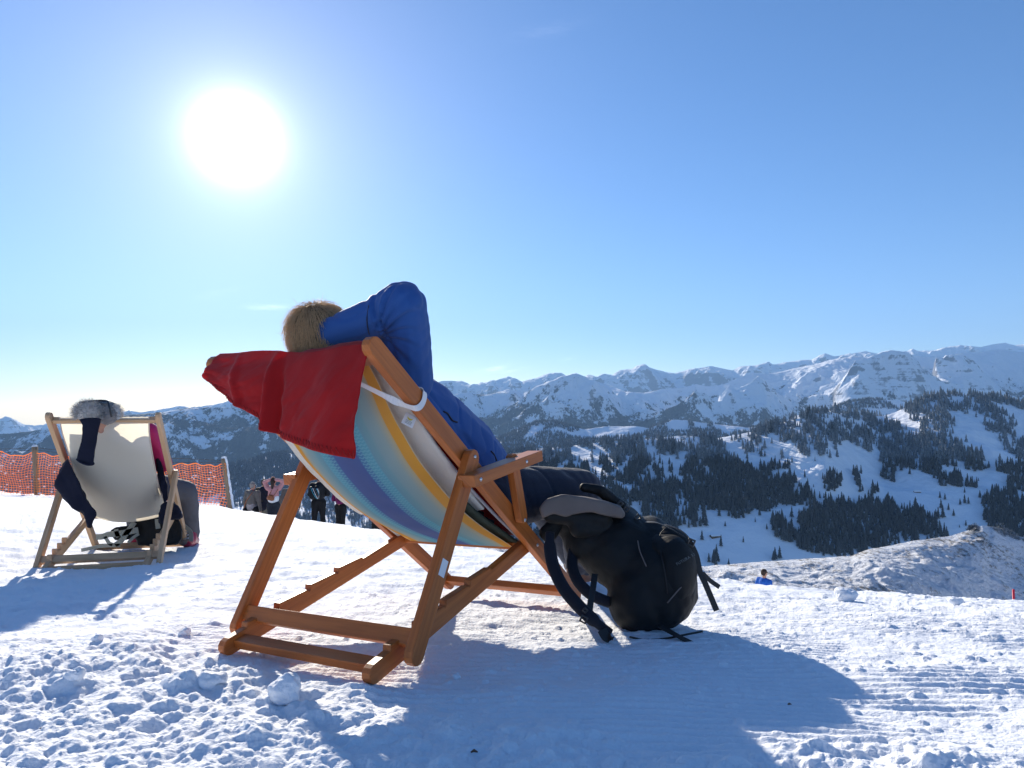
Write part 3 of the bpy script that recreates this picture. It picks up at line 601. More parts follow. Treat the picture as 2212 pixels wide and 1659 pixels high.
# ================================================================== DECK CHAIRS
def rot_rows(rows): return Matrix(rows)
S = 1.12
R1 = Matrix(((0.8688, 0.4951, -0.0046), (-0.493, 0.866, 0.0838), (0.0455, -0.0706, 0.9965)))
T1 = Vector((-0.4987, 1.705, -0.6351))*S
R2 = Matrix(((0.9676, -0.2517, -0.0193), (0.2525, 0.9649, 0.0723), (0.0004, -0.0748, 0.9972))); T2 = Vector((-2.504, 4.162, -.998))
for R_ in (R1, R2):              # keep the frames orthonormal
    q = R_.to_quaternion(); q.normalize(); R_[:] = q.to_matrix()[:]
def frame(R, T): return Matrix.Translation(T) @ R.to_4x4()
MW1, MW2 = frame(R1, T1), frame(R2, T2)
def L1(x, y, z): return MW1 @ Vector((x*S, y*S, z*S))
def L2(x, y, z): return MW2 @ Vector((x*S, y*S, z*S))
def on_x(u, v, x, MW):           # where the sight line meets a chair's side plane (x in chair units)
    inv = MW.inverted(); o = inv.translation; d = inv.to_3x3() @ W(u, v, 1); k = (x*S-o.x)/d.x; p = (o+d*k)/S; return p.y, p.z
def prism(name, poly, x0, x1, mat, parent, d=None, along_x=False, bev=.0025):
    """side-plane outline (y, z) extruded across the chair, with grain running along d"""
    n = len(poly); V = [Vector((x*S, p[0]*S, p[1]*S)) for x in (x0, x1) for p in poly]
    bm = bmesh.new(); vs = [bm.verts.new(v) for v in V]
    bm.faces.new(vs[:n]); bm.faces.new(vs[n:][::-1])
    for i in range(n): bm.faces.new((vs[i], vs[i+n], vs[(i+1) % n+n], vs[(i+1) % n]))
    bmesh.ops.recalc_face_normals(bm, faces=bm.faces)
    if d is None: d = (0, 1)
    dl = math.hypot(*d); d = (d[0]/dl, d[1]/dl); uvl = bm.loops.layers.uv.new('UVMap'); off = random.uniform(0, 9)
    for f in bm.faces:
        for l in f.loops:
            c = l.vert.co; a = c.y*d[0]+c.z*d[1]; b = -c.y*d[1]+c.z*d[0]
            l[uvl].uv = (c.x+off, a+b*.7+off) if along_x else (a+off, b+c.x+off)
    me = bpy.data.meshes.new(name); bm.to_mesh(me); bm.free(); me.materials.append(mat)
    o = bpy.data.objects.new(name, me); put(o, parent); bevel(o, bev, 2); return o
def beam_poly(p0, p1, dep, r0=True, r1=True, n=7, chop=None):
    d = Vector((p1[0]-p0[0], p1[1]-p0[1])).normalized(); q = Vector((-d.y, d.x)); h = dep/2; out = []
    a = Vector(p0); b = Vector(p1)
    if r1: out += [tuple(b+d*(h*math.cos(t)-h*.6)+q*(h*math.sin(t))) for t in [math.pi/2*(1-2*k/(n-1)) for k in range(n)]]
    else: out += [tuple(b+q*h), tuple(b-q*h)]
    if r0: out += [tuple(a-d*(h*math.cos(t)-h*.6)-q*(h*math.sin(t))) for t in [math.pi/2*(1-2*k/(n-1)) for k in range(n)]]
    else: out += [tuple(a-q*h), tuple(a+q*h)]
    return out
def beam(name, p0, p1, x, th, dep, mat, parent, r0=True, r1=True):
    return prism(name, beam_poly(p0, p1, dep, r0, r1), x-th/2, x+th/2, mat, parent, (p1[0]-p0[0], p1[1]-p0[1]))
def bolt(p, x, sgn, mat, parent, r=.0058):
    V, Fs = ellipsoid((x*S, p[0]*S, p[1]*S), (.004, r*S, r*S), n=14, m=8); return mobj('bolt', V, Fs, mat, parent)
def lerp2(a, b, t): return (a[0]+(b[0]-a[0])*t, a[1]+(b[1]-a[1])*t)
def notched(p0, p1, dep, teeth, kind):     # rear end p0 .. front end p1, notches on the upper edge
    d = Vector((p1[0]-p0[0], p1[1]-p0[1])); Ln = d.length; d.normalize(); q = Vector((-d.y, d.x)); h = dep/2; a = Vector(p0); out = []
    for t in [math.pi/2*(1-2*k/6) for k in range(7)]: out.append(tuple(a-d*(h*math.cos(t)-h*.6)-q*(h*math.sin(t))))
    up = []
    for s0, s1 in teeth:
        if kind == 'step': up += [(s0, h), (s0+.004, h+.013), (s1, h+.004), (s1+.003, h-.003)]
        else: up += [(s0, h), (s0+.006, h+.030), (s0+.014, h+.032), (s0+.020, h+.014), (s1-.01, h+.012), (s1, h)]
    out = [tuple(p) for p in out]
    # lower edge first then the front end, then the notched top back to the rear
    low = out; front = [tuple(a+d*(Ln)-q*h), tuple(a+d*(Ln+h*.5)-q*h*.5), tuple(a+d*(Ln+h*.5)+q*h*.5), tuple(a+d*Ln+q*h)]
    top = [tuple(a+d*s+q*t) for s, t in reversed(up)]
    lowedge = [p for p in low]; lowedge.reverse()
    return lowedge+front+top
def deck_chair(MW, P, mat, arms, name_label, slmat, notch):
    root = empty('deck_chair', mw=MW); tag(root, name_label, 'deck chair', 'wooden deck chairs on the snow')
    At, Af, rAB, Bf, rC, Cr = P; AB = lerp2(At, Af, rAB); CA = lerp2(At, Af, rC); wA, wB, wC = .270, .298, .242; th = .0245; dep = .048
    for s in (1, -1):
        beam('back_rail', At, (Af[0], Af[1]), s*wA, th, dep, mat, root)
        bt = (AB[0]-(Bf[0]-AB[0])*.02, AB[1]-(Bf[1]-AB[1])*.02)
        prism('prop_leg', beam_poly(Bf, bt, dep, True, True), s*wB-th/2, s*wB+th/2, mat, root, (bt[0]-Bf[0], bt[1]-Bf[1]))
        Cf = lerp2(Cr, CA, 1.03); prism('seat_rail', notched(Cr, Cf, .044, notch, 'step' if arms else 'hook'), s*wC-th/2, s*wC+th/2, mat, root, (Cf[0]-Cr[0], Cf[1]-Cr[1]))
        bolt(AB, s*(wB+th/2), s, M_steel, root); bolt(CA, s*(wA+th/2), s, M_steel, root); bolt(CA, s*(wC+(-s if 0 else -1)*th/2), -s, M_steel, root)
        V, Fs = tube_geo([(s*(wC+th/2)*S, CA[0]*S, CA[1]*S), (s*(wA-th/2)*S, CA[0]*S, CA[1]*S)], .013, 12); mobj('spacer', V, Fs, M_white, root, False)
    def bar(nm_, p, ang, w, a, b):
        c, s_ = math.cos(ang), math.sin(ang); poly = [(p[0]+c*i*a/2-s_*j*b/2, p[1]+s_*i*a/2+c*j*b/2) for i, j in ((-1,-1), (1,-1), (1,1), (-1,1))]
        return prism(nm_, poly, -w, w, mat, root, along_x=True)
    aA = math.atan2(Af[1]-At[1], Af[0]-At[0]); aB = math.atan2(AB[1]-Bf[1], AB[0]-Bf[0]); aC = math.atan2(CA[1]-Cr[1], CA[0]-Cr[0])
    tb = lerp2(At, Af, .035); bar('top_bar', tb, aA, wA-th/2, .026, .030)
    bar('front_bar', lerp2(Af, At, .03), aA, wA-th/2, .040, .024)
    pb = lerp2(Bf, AB, .095); bar('prop_bar', pb, aB, wB-th/2, .040, .026)
    bar('rear_bar', lerp2(Cr, CA, .055), aC, wC-th/2, .038, .022)
    fb = lerp2(Cr, CA, .985); bar('seat_bar', fb, aC, wC-th/2, .024, .024)
    if arms:
        af = (0.488, 0.497); ar = lerp2(AB, Bf, .125); post = lerp2(At, Af, .5935); dv = Vector((af[0]-ar[0], af[1]-ar[1])).normalized(); wR = .326
        a0 = (ar[0]-dv.x*.028, ar[1]-dv.y*.028); a1 = (af[0]+dv.x*.105, af[1]+dv.y*.105)
        for s in (1, -1):
            prism('armrest', beam_poly(a0, a1, .032, False, False), s*wR-(.030 if s > 0 else .022), s*wR+(.022 if s > 0 else .030), mat, root, (dv.x, dv.y))
            pt = (af[0]-.004, af[1]+.016); prism('arm_post', beam_poly(post, pt, .040, True, True), s*wB-.0115, s*wB+.0115, mat, root, (pt[0]-post[0], pt[1]-post[1]))
            for q, xx in ((ar, wR+.022), (af, wR+.022), (post, wB+.0115)): bolt(q, s*(xx if s > 0 else xx+.008), s, M_steel, root)
    return root, tb, fb, AB, CA
P1 = ((-0.1125, .7636), (.9965, .0235), .3433, (.0235, .0427), .7114, (-.0613, .0235))
P2 = ((-.009, .853), (.910, .018), .4027, (.017, .027), .7071, (-.060, .018))
def fabric_sling(name, prof, hw, bul, mat, parent, hw_top=None, nu=60, nv=90, lift=0, low=0):
    """woven sling hung between the two bars: profile in the side plane, sagging in the middle under the sitter"""
    pr = np.array(spline(prof, 24)); L = np.concatenate([[0], np.cumsum(np.hypot(*np.diff(pr, axis=0).T))]); L /= L[-1]
    t = np.linspace(0, 1, nv); y = np.interp(t, L, pr[:, 0]); z = np.interp(t, L, pr[:, 1]); dy = np.gradient(y); dz = np.gradient(z); n_ = np.hypot(dy, dz); ny, nz = dz/n_, -dy/n_
    s = np.linspace(-1, 1, nu); Tt, Ss = np.meshgrid(t, s, indexing='ij'); hwT = hw if hw_top is None else hw+(hw_top-hw)*np.clip(1-Tt*3, 0, 1)**2
    b = (bul*np.sin(np.clip(Tt, 0, 1)*np.pi)**1.1*np.clip(1-Ss**2, 0, 1)**.8) - lift + low*np.clip(Tt, 0, 1)**2.2*np.clip((1-Tt)*7, 0, 1)**.6*np.clip(1-Ss**2, 0, 1)**.6
    X = Ss*hwT*S; Y = (y[:, None]+b*ny[:, None])*S; Z = (z[:, None]+b*nz[:, None])*S
    wr = .0012*np.sin(Ss*40+Tt*9)*np.exp(-Tt*14)*S
    return sheet(name, X, Y, Z+wr, mat, parent, uv=(Ss*.5+.5, Tt*1.4))
def sling_mat():
    m, nt, b = nm('striped_sling_canvas'); uv = uvc(nt); sp_ = nt.nodes.new('ShaderNodeSeparateXYZ'); nt.links.new(uv, sp_.inputs[0])
    x = mth(nt, 'ABSOLUTE', mth(nt, 'MULTIPLY', mth(nt, 'SUBTRACT', sp_.outputs[0], .5), 2))
    cols = [(0, (.070, .115, .33)), (.20, (.065, .12, .36)), (.215, (.06, .18, .42)), (.30, (.07, .24, .45)), (.32, (.10, .36, .50)), (.43, (.11, .40, .53)), (.46, (.16, .36, .46)), (.55, (.20, .40, .46)), (.60, (.26, .42, .46)), (.72, (.33, .45, .45)), (.80, (.42, .47, .40)), (.845, (.50, .47, .30)), (.855, (.80, .36, .035)), (.985, (.82, .37, .035)), (.99, (.6, .5, .35))]
    col = ramp(nt, x, cols)
    # herringbone threads between the blue and the teal
    v = sp_.outputs[1]; zz = mth(nt, 'PINGPONG', mth(nt, 'MULTIPLY', sp_.outputs[0], 60), 1.0)
    st = mth(nt, 'SINE', mth(nt, 'MULTIPLY', mth(nt, 'ADD', mth(nt, 'MULTIPLY', v, 62), mth(nt, 'MULTIPLY', zz, .45)), 6.283))
    band = ramp(nt, x, [(.21, (0,0,0)), (.23, (1,1,1)), (.43, (1,1,1)), (.46, (0,0,0))]); f = mth(nt, 'MULTIPLY', mth(nt, 'GREATER_THAN', st, .1), mth(nt, 'MULTIPLY', band, .55))
    col = mixc(nt, f, col, (.20, .52, .62))
    ys_ = mth(nt, 'MULTIPLY', mth(nt, 'GREATER_THAN', mth(nt, 'SINE', mth(nt, 'MULTIPLY', sp_.outputs[0], 1100)), .0), ramp(nt, x, [(.74, (0,0,0)), (.84, (.4,.4,.4)), (.85, (0,0,0))]))
    col = mixc(nt, ys_, col, (.78, .46, .12)); ox = noise(nt, objc(nt), 6, 4); col = mixc(nt, mth(nt, 'MULTIPLY', ox, .18), col, (.5, .5, .48))
    nt.links.new(col, b.inputs['Base Color']); b.inputs['Roughness'].default_value = .9; b.inputs['Specular IOR Level'].default_value = .1
    wv = noise(nt, objc(nt), 700, 1); bump(nt, b, wv, .001, .3)
    t = nt.nodes.new('ShaderNodeBsdfTranslucent'); nt.links.new(col, t.inputs[0]); mx = nt.nodes.new('ShaderNodeMixShader'); mx.inputs[0].default_value = .30
    nt.links.new(b.outputs[0], mx.inputs[1]); nt.links.new(t.outputs[0], mx.inputs[2]); nt.links.new(mx.outputs[0], nt.nodes['Material Output'].inputs[0]); return m
M_sling = sling_mat(); M_cream = cloth('cream_canvas', (.90, .82, .67), .02, .9, 0, 500, .15, .42)
M_pad = cloth('cream_fleece', (.72, .67, .60), .05, .95, 0, 250, .5, .08); M_green = cloth('dark_green_cloth', (.035, .05, .04), .1)
M_grey = cloth('grey_piping', (.42, .40, .42), .05); M_lbl = plain('white_label', (.8, .8, .8), .5)
chair, tb, fb, AB, CA = deck_chair(MW1, P1, M_wood, True, 'orange-brown wooden deck chair with armrests and striped blue and yellow canvas, nearest', M_sling, [(.07, .17), (.18, .29), (.30, .41), (.42, .53)])
prof1 = [(tb[0]-.004, tb[1]+.018), (-.04, .722), (.0, .680), (.055, .612), (.115, .55), (.17, .497), (.27, .422), (.36, .364), (.476, .305), (.60, .252), (fb[0]+.004, fb[1]-.012)]
sl = fabric_sling('sling', prof1, .205, .038, M_sling, chair, .215)
# white sticker on the near prop leg
st_c = lerp2(P1[3], lerp2(P1[0], P1[1], P1[2]), .42); d_ = Vector((AB[0]-P1[3][0], AB[1]-P1[3][1])).normalized()
poly = [(st_c[0]+d_.x*a-d_.y*b, st_c[1]+d_.y*a+d_.x*b) for a, b in ((-.021,-.013), (.021,-.013), (.021,.013), (-.021,.013))]
prism('sticker', poly, .298+.0123, .298+.0128, M_lbl, chair, bev=.0002)
# ---- padded cream seat cover lying in the sling
pad = empty('seat_pad', mw=MW1); tag(pad, 'cream fleece seat pad with dark green lining tied onto the striped deck chair', 'seat pad')
def pad_sheet(name, prof, x0, x1, off0, off1, mat, parent, t0=0, t1=1, nu=30, nv=80, wav=.004, thick=.004, curl=.02):
    pr = np.array(spline(prof, 24)); L = np.concatenate([[0], np.cumsum(np.hypot(*np.diff(pr, axis=0).T))]); L /= L[-1]
    t = np.linspace(t0, t1, nv); y = np.interp(t, L, pr[:, 0]); z = np.interp(t, L, pr[:, 1]); dy = np.gradient(y); dz = np.gradient(z); n_ = np.hypot(dy, dz); ny, nz = -dz/n_, dy/n_
    s = np.linspace(0, 1, nu); T, Sg = np.meshgrid(t, s, indexing='ij')
    xx = (x0(T) if callable(x0) else x0)*(1-Sg)+(x1(T) if callable(x1) else x1)*Sg; o0 = off0(T) if callable(off0) else off0; o1 = off1(T) if callable(off1) else off1
    of = o0*(1-Sg)+o1*Sg+wav*fbm(T*9, Sg*5+3, 3, 17)-.030*np.sin(np.clip(T, 0, 1)*np.pi)*np.clip(1-(xx/.22)**2, 0, 1)
    of = np.abs(dy[:, None])*0+of; X = xx*S; Y = (y[:, None]-(-1)*0+of*(-ny[:, None])*-1)*S; Z = (z[:, None]+of*nz[:, None])*S
    o = sheet(name, X, Y, Z, mat, parent, uv=(Sg, T)); sm = o.modifiers.new('s', 'SOLIDIFY'); sm.thickness = thick; sm.offset = 0; return o
pad_sheet('pad_cover', prof1, -.235, lambda T: .232+.012*np.sin(T*5), .008, lambda T: .012+.035*np.sin(np.clip(T*1.0, 0, 1)*3.1), M_pad, pad, .03, .72, thick=.010)
pad_sheet('pad_lining', prof1, -.20, .226, .008, .016, M_green, pad, .62, .985, thick=.006)
rimp = []
pr_ = np.array(spline(prof1, 10)); L_ = np.concatenate([[0], np.cumsum(np.hypot(*np.diff(pr_, axis=0).T))]); L_ /= L_[-1]
for t in np.linspace(.05, .98, 26):
    y = np.interp(t, L_, pr_[:, 0]); z = np.interp(t, L_, pr_[:, 1]); e = .010+.040*math.sin(t*3.0)
    rimp.append((.238*S, (y+e*.62)*S, (z+e*.78)*S))
tube('pad_piping', rimp, .0055, M_grey, pad, 8)
tube('fringe', [(-.236*S, p[1]-.010, p[2]-.012) for p in rimp], .006, M_pad, pad, 8)
# tie ribbon round the near back rail
def Rl(t, x, off): p = lerp2(P1[0], P1[1], t); d = Vector((P1[1][0]-P1[0][0], P1[1][1]-P1[0][1])).normalized(); return (x*S, (p[0]+d.y*-off*1)*S, (p[1]+d.x*off)*S)
M_rib = cloth('white_ribbon', (.78, .76, .76), .04)
strap('tie_ribbon', [Rl(.05, .20, -.05), Rl(.10, .245, -.045), Rl(.135, .258, -.034), Rl(.155, .2845, -.028), Rl(.165, .2855, .0), Rl(.158, .2850, .026), Rl(.15, .270, .0285), Rl(.145, .25, .0285)], .019, .0012, M_rib, pad, side=Vector((0, .83, -.55)), n=5)
# printed care label with a yellow crescent
lb = empty('care_label'); lb.parent = pad
lq = bpy.data.objects.remove
def quad(name, c, ux, uy, mat, parent, lift=0):
    n = ux.cross(uy).normalized()*lift; V = [c+n-ux-uy, c+n+ux-uy, c+n+ux+uy, c+n-ux+uy]; V += [v-n.normalized()*.0008 if lift else v-ux.cross(uy).normalized()*.0008 for v in V]
    return mobj(name, V, [(0,1,2,3), (7,6,5,4), (0,4,5,1), (1,5,6,2), (2,6,7,3), (3,7,4,0)], mat, parent, False)
bpy.data.objects.remove(lb)
yl, zl = on_x(891, 907, .245, MW1); cL = Vector((.235*S, yl*S, zl*S)); ux = Vector((.6, .55, -.42)).normalized()*.017; uy = Vector((.0, .55, .8)).normalized()*.019
vd = (MW1.inverted().translation-cL).normalized(); ux = (ux-vd*ux.dot(vd)*.6); lab = quad('care_label', cL+vd*.014, ux, uy, M_lbl, pad)
M_yel = plain('label_yellow', (.75, .62, .05), .6); M_gry = plain('label_print', (.25, .3, .25), .6)
nrm_l = ux.cross(uy).normalized(); nrm_l = nrm_l if nrm_l.dot(vd) > 0 else -nrm_l
cc = cL+vd*.014+nrm_l*.0012; V = []; 
for k in range(9):
    a = -math.pi*.95+math.pi*.9*k/8; V.append(cc+ux*.5*math.cos(a)+uy*(.52*math.sin(a)+.45)); V.append(cc+ux*.46*math.cos(a)+uy*(.22*math.sin(a)+.45))
mobj('label_emblem', V, [(2*k, 2*k+1, 2*k+3, 2*k+2) for k in range(8)], M_yel, pad, False)
for k in range(3):
    q = cc+uy*(-.25-.22*k); V = [q-ux*.5, q+ux*.6, q+ux*.6+uy*.07, q-ux*.5+uy*.07]; mobj('label_line', V, [(0,1,2,3)], M_gry, pad, False)
# ---- red blanket hung over the chair back
M_red = cloth('red_fleece', (.60, .024, .026), .18, .95, .2, 420, .45, .42); M_stitch = cloth('red_stitching', (.42, .03, .03), .05)
bl = empty('blanket', mw=MW1); tag(bl, 'red fleece blanket with stitched edge hanging over the back of the striped deck chair', 'blanket')
nx_, nz_ = 150, 90; xs = np.linspace(-.258, .262, nx_); tv = np.linspace(0, 1, nz_)
edge = np.interp(xs, [-.285, -.27, -.24, -.20, -.14, -.09, -.04, -.034, -.02, .03, .09, .16, .22, .262], [.725, .722, .705, .682, .648, .627, .604, .590, .578, .556, .540, .525, .512, .503])
Tm, Xm = np.meshgrid(tv, xs, indexing='ij'); ztop = tb[1]+.026+.022*sstep(.1, -.27, Xm)-.003*np.sin(Xm*22); Zm = ztop+(edge[None, :]-ztop)*Tm
amp = (.006+.020*Tm); fold = np.sin(Xm*19+1.2+.9*np.sin(Xm*7))*.30+.30*np.sin(Xm*61+Tm*2.6)*np.exp(-Tm*3)+.8*fbm(Xm*7+Tm*1.2, Tm*1.4, 4, 91)+.35*fbm(Xm*22+Tm*3, Tm*2.4, 3, 92)
crease = -.030*np.exp(-((Xm+.030-.02*Tm)/.010)**2)*Tm**.6+.022*np.exp(-((Xm+.006-.02*Tm)/.014)**2)*Tm**.7-.012*np.exp(-((Xm+.17-.06*Tm)/.012)**2)*Tm**.4
Ym = tb[0]-.026-.030*np.sin(np.clip(Tm*1.5, 0, 1)*1.57)+amp*fold*.8+crease-.02*Tm; Xo = Xm+.006*fold*Tm-.0*Tm
flap = sstep(.10, .27, Xm)*sstep(.05, .6, Tm); Ym = Ym-.02*flap*sstep(.262, .17, Xm)
o = sheet('hanging_flap', Xo*S, Ym*S, Zm*S, M_red, bl, uv=(Xm, Tm)); sm = o.modifiers.new('s', 'SOLIDIFY'); sm.thickness = .0025
# stitched hem: a zigzag of thread
zV = []; zF = []
for i in range(6, nx_-2, 3):
    a = Vector((Xo[-1, i]*S, Ym[-1, i]*S-.004, Zm[-1, i]*S)); b = Vector((Xo[-7, i+1]*S, Ym[-7, i+1]*S-.0045, Zm[-7, i+1]*S)); c = Vector((Xo[-1, min(i+3, nx_-1)]*S, Ym[-1, min(i+3, nx_-1)]*S-.004, Zm[-1, min(i+3, nx_-1)]*S))
    v, f = tube_geo([a, b, c], .0011, 4); f = [tuple(k+len(zV) for k in q) for q in f]; zV += v; zF += f
mobj('hem_stitching', zV, zF, M_stitch, bl)
tube('hem', [(Xo[-1, i]*S, Ym[-1, i]*S, Zm[-1, i]*S) for i in range(0, nx_, 2)], .0022, M_red, bl, 6)
# over the top bar and down onto the pad; its near edge rides up against the rail
topp = [(tb[0]-.026, tb[1]+.008), (tb[0]-.008, tb[1]+.034), (tb[0]+.016, tb[1]+.026), (-.03, .735), (.03, .67), (.10, .61), (.17, .55), (.27, .475), (.36, .41), (.476, .345), (.60, .285), (.67, .262)]
pad_sheet('seat_flap', topp, lambda T: -.285+.05*np.clip(T*3, 0, 1), lambda T: .262-.012*sstep(0, .2, T), .002, lambda T: .004+.050*sstep(.08, .3, T)*sstep(1.0, .75, T), M_red, bl, 0, 1, 60, 130, .010, .004)
# ---- chair two
chair2, tb2, fb2, AB2, CA2 = deck_chair(MW2, P2, M_wood2, False, 'pale wooden deck chair with plain cream canvas, standing farther left before the orange net', M_cream, [(.10, .15), (.17, .22), (.24, .29), (.31, .36)])
pr2 = [(tb2[0]-.014, tb2[1]+.017), (.045, .757), (.125, .665), (.21, .570), (.30, .475), (.43, .378), (.55, .300), (fb2[0]+.004, fb2[1]-.010)]
sl2 = fabric_sling('sling', pr2, .212, .055, M_cream, chair2, .222, low=.105)
for s in (-1, 1):
    pts = [v.co for v in sl2.data.vertices]; n_ = 60; col = 0 if s < 0 else 59
    tube('sling_hem', [pts[i*60+col]+Vector((0, -.001, 0)) for i in range(0, 90, 3)], .004, cloth('hem_thread', (.62, .50, .42), .03), chair2, 6)
# ================================================================== PEOPLE AND THEIR THINGS
from mathutils.bvhtree import BVHTree
def surf(o):                      # sight-line hits on a finished surface, to lay zips and prints on it
    mw = o.matrix_world; me = o.data; bv = BVHTree.FromPolygons([mw @ v.co for v in me.vertices], [tuple(p.vertices) for p in me.polygons])
    def f(u, v, lift=.002):
        h = bv.ray_cast(Vector((0,0,0)), W(u, v, 1).normalized()); 
        return (h[0]+h[1]*lift, h[1]) if h[0] is not None else None
    return f
M_skin = cloth('skin', (.50, .27, .19), .06, .55); M_blue = cloth('blue_softshell', (.020, .085, .30), .07, .7, .15, 900, .15, .05, 11)
M_navy = cloth('navy_denim', (.018, .024, .045), .2, .9, .2, 900, .3, 0, 12); M_blk = cloth('black_nylon', (.010, .011, .012), .2, .62, 0, 700, .3, 0, 14)
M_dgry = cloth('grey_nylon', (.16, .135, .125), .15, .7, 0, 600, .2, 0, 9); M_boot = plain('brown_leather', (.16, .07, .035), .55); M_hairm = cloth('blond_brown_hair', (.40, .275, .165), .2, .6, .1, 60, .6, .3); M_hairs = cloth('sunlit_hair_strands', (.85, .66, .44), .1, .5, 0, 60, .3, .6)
M_strapm = plain('black_webbing', (.013, .013, .014), .6); M_buck = plain('black_plastic', (.03, .03, .032), .3)
def fingers(wr, dr, side, curl, r=.0085, L=.07, thumb=1):
    """palm, four unequal bent fingers and a thumb from the side of the palm"""
    wr, dr, side = Vector(wr), Vector(dr).normalized(), Vector(side).normalized(); nrm_ = dr.cross(side).normalized()*curl; out = []
    out.append(ellipsoid(wr+dr*.045, (.04, .018, .045), Matrix((side, nrm_.normalized(), dr)).transposed()))
    for i, (o_, ln) in enumerate(((-.030,.78), (-.010,.97), (.010,1.0), (.030,.9))):
        a = wr+dr*.08+side*o_; b = a+(dr*.9+nrm_*.25)*L*.42*ln; c = b+(dr*.55+nrm_*.75)*L*.33*ln; e = c+(dr*.2+nrm_*.95)*L*.25*ln
        out += [capsule(a, r, b, r*.95, 8, 3), capsule(b, r*.95, c, r*.88, 8, 3), capsule(c, r*.88, e, r*.8, 8, 3)]
    a = wr+dr*.03+side*.036*thumb; b = a+side*.03*thumb+dr*.022+nrm_*.012; c = b+dr*.028+nrm_*.012
    out += [capsule(a, r*1.15, b, r*1.05, 8, 3), capsule(b, r*1.05, c, r*.9, 8, 3)]; return out
def head_parts(c, up, fw, s=1.0):
    """skull, jaw, nose, brow, mouth and ears; up = crown direction, fw = face direction"""
    up = Vector(up).normalized(); fw = Vector(fw).normalized(); rt = fw.cross(up).normalized(); fw = up.cross(rt).normalized(); c = Vector(c); R = Matrix((rt, fw, up)).transposed()
    P = lambda x, y, z: c+R @ Vector((x*s, y*s, z*s)); E_ = lambda p, r: ellipsoid(P(*p), tuple(q*s for q in r), R)
    return [E_((0,-.008,.02), (.075,.092,.093)), E_((0,.03,-.045), (.055,.058,.062)), E_((0,.062,-.085), (.026,.022,.022)), capsule(P(0,.088,.015), .009*s, P(0,.108,-.022), .013*s, 8, 4),
            E_((.03,.078,.028), (.022,.012,.009)), E_((-.03,.078,.028), (.022,.012,.009)), E_((0,.086,-.055), (.024,.010,.006)), E_((0,.084,-.066), (.020,.010,.007)),
            E_((.076,-.005,-.005), (.010,.02,.032)), E_((-.076,-.005,-.005), (.010,.02,.032))], P, R
def hair_strands(name, c, R, rad, n, ln, r, mat, parent, front=.35, flow=(0,-.3,-1), wild=.5, seed=1, jit=.35):
    Rr = random.Random(seed); V = []; Fs = []; fl = R @ Vector(flow)
    while len(Fs) < n*6:
        d = Vector((Rr.gauss(0,1), Rr.gauss(0,1), Rr.gauss(0,1))).normalized()
        if d.y > front or d.z < -.55: continue
        p = c+R @ Vector((d.x*rad[0], d.y*rad[1], d.z*rad[2])); nn = (R @ d).normalized(); t = (nn*wild+fl*1.0+Vector((Rr.gauss(0,jit), Rr.gauss(0,jit), Rr.gauss(0,jit)))).normalized()
        t = (t-nn*min(0, t.dot(nn))).normalized(); w_ = t.cross(nn).normalized()*r; L = ln*Rr.uniform(.5, 1.2); q = [p-nn*.002, p+t*L*.5+nn*L*.12, p+t*L+nn*L*(.05+.25*wild*Rr.random())]
        b = len(V)
        for i, x_ in enumerate(q):
            k = (1, .8, .15)[i]
            V += [x_-w_*k, x_+w_*k, x_+nn*r*k]
        for i in range(2):
            for k in range(3): Fs.append((b+i*3+k, b+i*3+(k+1) % 3, b+i*3+3+(k+1) % 3, b+i*3+3+k))
    return mobj(name, V, Fs, mat, parent)
# ---- the reclining person in the near chair
hc = W(702, 738, 2.00); upv = (L1(0,-.20,1.0)-L1(0,0,.8)).normalized(); fwv = (L1(0,.6,1.1)-L1(0,0,.8)).normalized()
upv = Vector((-.25, -.10, .96)).normalized()
hp, HP, HR = head_parts(hc, upv, fwv, .90)
sR, sL = L1(.165,.16,.715), L1(-.165,.16,.715); eR = W(872, 656, 1.88); wR_ = W(704, 722, 1.94); eL = L1(-.27,.36,.50); wL_ = L1(-.06,.56,.56)
hipR, hipL = L1(.11,.63,.385), L1(-.11,.63,.385); kR, kL = L1(.30,.98,.395), L1(-.02,1.12,.46); aR, aL = L1(.13,1.33,.085), L1(-.0,1.58,.075)
body = hp+[capsule(HP(0,-.01,-.07), .052, L1(0,.10,.75), .058), capsule(L1(0,.13,.70), .11, L1(0,.40,.52), .115), capsule(L1(0,.40,.52), .115, L1(0,.62,.40), .125), capsule(sR, .06, L1(0,.14,.72), .08), capsule(sL, .06, L1(0,.14,.72), .08),
  capsule(sR, .052, eR, .042), capsule(eR, .042, wR_, .028), capsule(sL, .052, eL, .042), capsule(eL, .042, wL_, .028), capsule(hipR, .085, kR, .06), capsule(kR, .058, aR, .038), capsule(hipL, .085, kL, .06), capsule(kL, .058, aL, .038),
  capsule(aR, .038, L1(.14,1.44,.05), .035), capsule(aL, .038, L1(.01,1.69,.05), .035)]
body += fingers(wR_, Vector((-.35,.9,-.1)), (0,-.2,1), -1, thumb=-1)+fingers(wL_, L1(.08,.62,.55)-wL_, L1(0,.7,.5)-L1(0,.6,.5), 1)
person = blob('person', body, .0065, M_skin, None, 3); tag(person, 'person in a blue jacket lying back in the striped deck chair, arm behind head', 'person')
def folds(centers, seed):
    def f(co, no):
        d = np.zeros(len(co))
        for c, ax, wl, a, R_ in centers:
            r = co-np.array(c); dist = np.linalg.norm(r, axis=1); s = r @ np.array(Vector(ax).normalized()); wob = n3(co, 9, seed)*1.6
            d += a*np.exp(-(dist/R_)**2)*(np.abs(np.sin(s/wl*math.pi+wob))**.6*2-1.2)
        n_ = n3(co*np.array([1,1,.6]), 7, seed+8); d -= .005*np.exp(-(n_/.06)**2)
        return d+.003*n3(co, 14, seed+1)+.005*n3(co, 5, seed+2)
    return f
